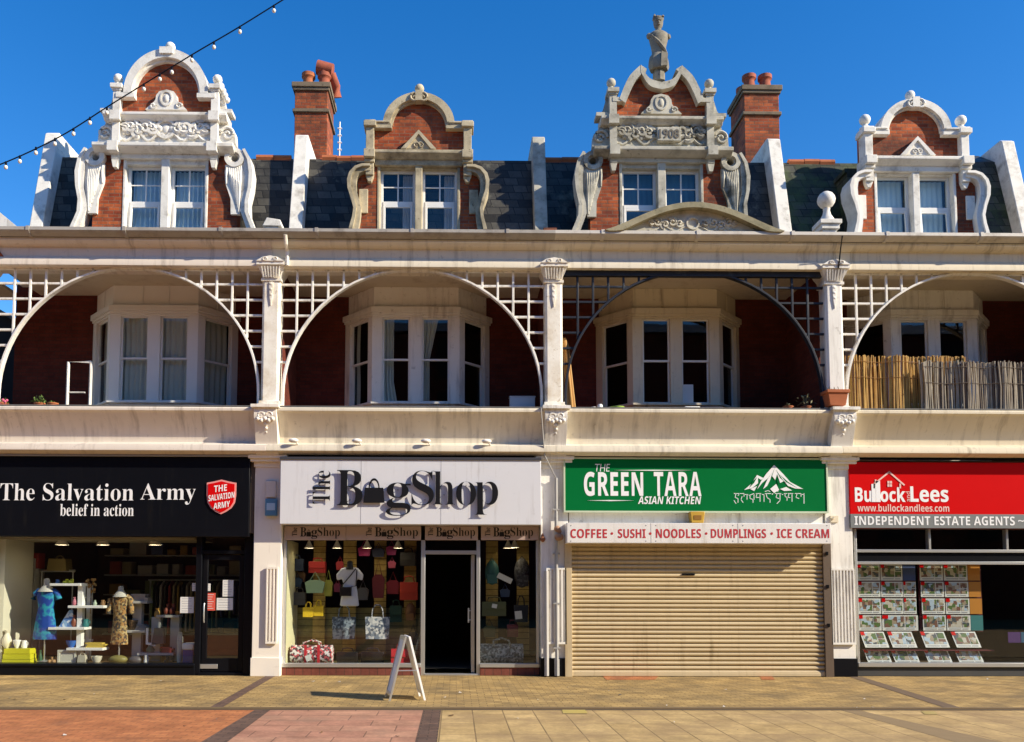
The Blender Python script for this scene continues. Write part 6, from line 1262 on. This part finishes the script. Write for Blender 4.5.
tick('white price ticket tilted in the narrow right window', (497, 575.5, 512.5, 581), .75, -.45); tick('white tag hanging on the black bag in the narrow window', (515, 611, 522, 619), .80, .1); tick('small white tag on the khaki bag', (492, 604, 497, 608), .82, -.2)
tick('small white tag on the red patterned holdall', (305.5, 655, 311, 661), .43, .4)
x, z = at(349.5, 606, .85); t = thing('dress_form', 'white short sleeved dress on a black torso in the handbag window', 'dress form', (x, .85, z)); b = MB(); k = 1/52.
b.prism([(x+a*k, z+c*k) for a, c in ((-9.5, 0), (9.5, 0), (7.5, 14), (6.2, 22), (7.5, 27), (12.5, 25), (13.5, 31), (8, 37.5), (4, 38.5), (0, 36.5), (-4, 38.5), (-8, 37.5), (-13.5, 31), (-12.5, 25), (-7.5, 27), (-6.2, 22), (-7.5, 14))], .80, .90); b.build('dress', fc('white_jersey', (.62, .64, .74), .8), t, .03)
b = MB(); b.lathe(x, .85, [(.09, 0), (.07, .05), (.055, .09), (.055, .15), (.02, .17)], 12, z+36*k); b.build('torso', m_ink, t)
x0, x1, z0, z1 = pxbox(340, 587, 351.5, 596, .76); b = MB(); b.box(x0, x1, .72, .80, z0, z1); b.tube([(x0+.01, .76, z1), (x+.02, .78, z+30*k), (x+.12, .80, z+37*k)], .012, 6); b.tube([(x1-.01, .76, z1), (x+.13, .78, z+20*k), (x+.14, .80, z+36*k)], .012, 6)
solo('crossbody_bag', b, m_ink, 'black crossbody bag hanging over the white dress', 'handbag', ((x0+x1)/2, .76, z0), GB, .006)
for i, (px, py) in enumerate(((309, 547), (337, 547), (367, 547), (398, 547), (508, 547), (514.5, 546.5))): spot('white bell lamp in the handbag window, '+['leftmost', 'between red bag and dress', 'right of the white dress', 'nearest the open door', 'left of the pair by the pipes', 'right of the pair by the pipes'][i], px, py, .8, .75, 'bell lamps in the handbag window')
# ------------------------------------------------------------------ cards in the estate agent window
YE = .42
ne = MB()
card_t = None
def card(px0, py0, px1, py1, lab, Y=YE, tilt=0, m=None):
    x0, x1, z0, z1 = pxbox(px0, py0, px1, py1, Y); w_, h = x1-x0, z1-z0
    b = MB(); sh = .12*w_ if tilt else 0; dy = tilt*h
    def q(xa, xb, za, zb, d):
        f = lambda z: -sh*(z/h)
        vs = [(xa+f(za), dy*za/h-d, za), (xb+f(za), dy*za/h-d, za), (xb+f(zb), dy*zb/h-d, zb), (xa+f(zb), dy*zb/h-d, zb)]
        b.add(vs+[(v[0], v[1]+.004, v[2]) for v in vs], [(0, 1, 2, 3), (7, 6, 5, 4), (0, 4, 5, 1), (1, 5, 6, 2), (2, 6, 7, 3), (3, 7, 4, 0)])
    b.mat(0); q(0, w_, 0, h, 0)
    if m is None:
        b.mat(1); q(w_*.06, w_*.62, h*.22, h*.93, .005); q(w_*.66, w_*.94, h*.58, h*.93, .005); q(w_*.66, w_*.94, h*.22, h*.54, .005); b.mat(2); q(w_*.0, w_*.16, h*.78, h, .010); b.mat(3); q(w_*.1, w_*.6, h*.08, h*.13, .004); q(w_*.66, w_*.9, h*.08, h*.13, .004)
    o = b.build('property_card', [m or m_paper, m_photo, m_red, fc('grey_print', (.3, .3, .32))]); o.location = (x0, Y, z0); tag(o, lab, 'property card', 'property cards in the estate agent window')
rows = ((564.5, 580.5), (581.8, 597), (598.5, 614), (615.3, 630.5)); ro_n = ('top', 'second', 'third', 'fourth')
for j, (ya, yb) in enumerate(rows):
    for i, (a, c) in enumerate(((857.5, 879.5), (880.8, 902), (903, 915))):
        m = m_bluep if (i == 2 and j == 0) else None
        if i == 2 and j == 3: continue
        if i == 1 and j == 3: c = 916
        card(a+.6*j, ya, c+.6*j, yb, ('dark blue card' if m else ('left', 'middle', 'narrow right')[i]+' property card')+' in the '+ro_n[j]+' row of the left hand panel', m=m)
    for i, (a, c) in enumerate(((920, 942.5), (944, 967))):
        card(a+1.1*j, ya, c+1.1*j, yb, ('left', 'right')[i]+' property card in the '+ro_n[j]+' row of the right hand panel')
    card(968+1.1*j, ya, 979.5+1.1*j, yb, ('teal' if j == 3 else 'orange')+' card at the right end of the '+ro_n[j]+' row', m=m_teal if j == 3 else m_orange)
for j, (ya, yb) in enumerate(((632, 647.5), (650, 663))):
    for i, (a, c) in enumerate(((865.5, 889), (893, 917), (926, 949.5), (957, 981))):
        card(a+3*j, ya, c+3*j, yb, 'tilted property card on the '+('upper' if j == 0 else 'lower')+' ledge, '+('first', 'second', 'third', 'fourth')[i]+' from the white pier', Y=.30, tilt=.35)
for a, c in ((856, 916), (919, 982)):
    xx0, xx1 = at(a, 600, YE+.03)[0], at(c, 600, YE+.03)[0]
    t = thing('card_rack', 'maroon card rack behind the '+('left' if a < 900 else 'right')+' hand panel of property cards', 'display rack', (xx0, YE, .4))
    MB().box(xx0, xx1, YE+.03, YE+.06, zr(631, YE), zr(563, YE)).build('backing', fc('maroon_board', (.10, .02, .025)), t)
    for y in (649, 664.5): MB().box(xx0+.1, xx1+.08, .27, .5, zr(y, .35)-.02, zr(y, .35)).build('ledge', fc('maroon_ledge', (.12, .02, .03)), t)
b = MB(); x0, x1, z0, z1 = pxbox(1007, 632, 1019, 642.5, .2); solo('window_sticker', MB().box(x0, x1, .16, .165, z0, z1), fc('purple_vinyl', (.06, .015, .14)), 'small purple sticker low in the dark estate agent glass', 'sticker', (x0, .16, z0)); 
x0, x1, z0, z1 = pxbox(1020, 632, 1032, 642.5, .2); solo('window_sticker', MB().box(x0, x1, .16, .165, z0, z1), fc('blue_vinyl', (.02, .10, .20)), 'small blue sticker at the right edge beside the purple one', 'sticker', (x0, .16, z0))
# ------------------------------------------------------------------ neighbours
t = thing('neighbour_building', 'brick gable with white verge at the far left edge beyond the end parapet', 'building', (-13.2, 0, 0))
xg0, zg0 = at(17, 226, -.1); xg1, zg1 = at(-60, 168, -.1)
b = MB(); b.prism([(xg0-.1, ZG-.6), (xg1, zg1-.15), (2*xg1-xg0, ZG-.6)], -.1, .3); b.build('gable', m_brick, t)
b = MB(); b.strip([(xg0+.05, zg0-.05), (xg1, zg1+.1)], [(xg0-.22, zg0-.08), (xg1, zg1-.12)], -.2, .35); b.build('verge', m_white, t)
MB().yz([(.36, ZGb), (-.24, ZGb), (-.24, ZGb-.05), (-.17, ZC), (-.08, ZC-.01), (-.08, ZF+.03), (-.13, ZF-.05), (-.13, ZBm), (.36, ZBm)], -16, -2*P-.51).build('beam', m_pinky, t)
MB().box(-16, -2*P-.51, .02, 2.3, ZCE, ZCE+.06).build('ceiling', m_ceil, t); MB().box(-16, -2*P-.51, -.2, .25, ZFa, ZL).build('parapet', m_pinky, t); MB().box(-16, -2*P-.55, .1, .4, 0, ZFa).build('shop_front', m_black, t)
b = MB(); xh = at(22, 330, 6.0)[0]; zh0 = zr(324, 6, 0); zh1 = zr(309, 6, 0); xh1 = at(-6, 310, 6.0)[0]; b.prism([(xh1-8, 0), (xh+.6, 0), (xh+.6, zh0-.1), (xh, zh0), (xh1, zh1), (xh1-8, zh1+.2)], 6, 14); 
hs_ = thing('rear_house', 'dark slate roofed house glimpsed through the trellis at the far left', 'house', (xh1, 6, 0)); b.build('wall', m_dark, hs_)
b = MB(); b.strip([(xh+.75, zh0-.08), (xh, zh0+.05), (xh1, zh1+.07), (xh1-8, zh1+.3)], [(xh+.75, zh0-.18), (xh, zh0-.03), (xh1, zh1-.01), (xh1-8, zh1+.2)], 5.8, 14.2); b.build('roof', m_slate, hs_)
# unseen terrace across the street, added to block skylight and darken the glass
t = thing('sky_blocking_terrace', 'unseen brick terrace added across the street to block skylight and darken the windows', 'terrace', (0, -29, 0))
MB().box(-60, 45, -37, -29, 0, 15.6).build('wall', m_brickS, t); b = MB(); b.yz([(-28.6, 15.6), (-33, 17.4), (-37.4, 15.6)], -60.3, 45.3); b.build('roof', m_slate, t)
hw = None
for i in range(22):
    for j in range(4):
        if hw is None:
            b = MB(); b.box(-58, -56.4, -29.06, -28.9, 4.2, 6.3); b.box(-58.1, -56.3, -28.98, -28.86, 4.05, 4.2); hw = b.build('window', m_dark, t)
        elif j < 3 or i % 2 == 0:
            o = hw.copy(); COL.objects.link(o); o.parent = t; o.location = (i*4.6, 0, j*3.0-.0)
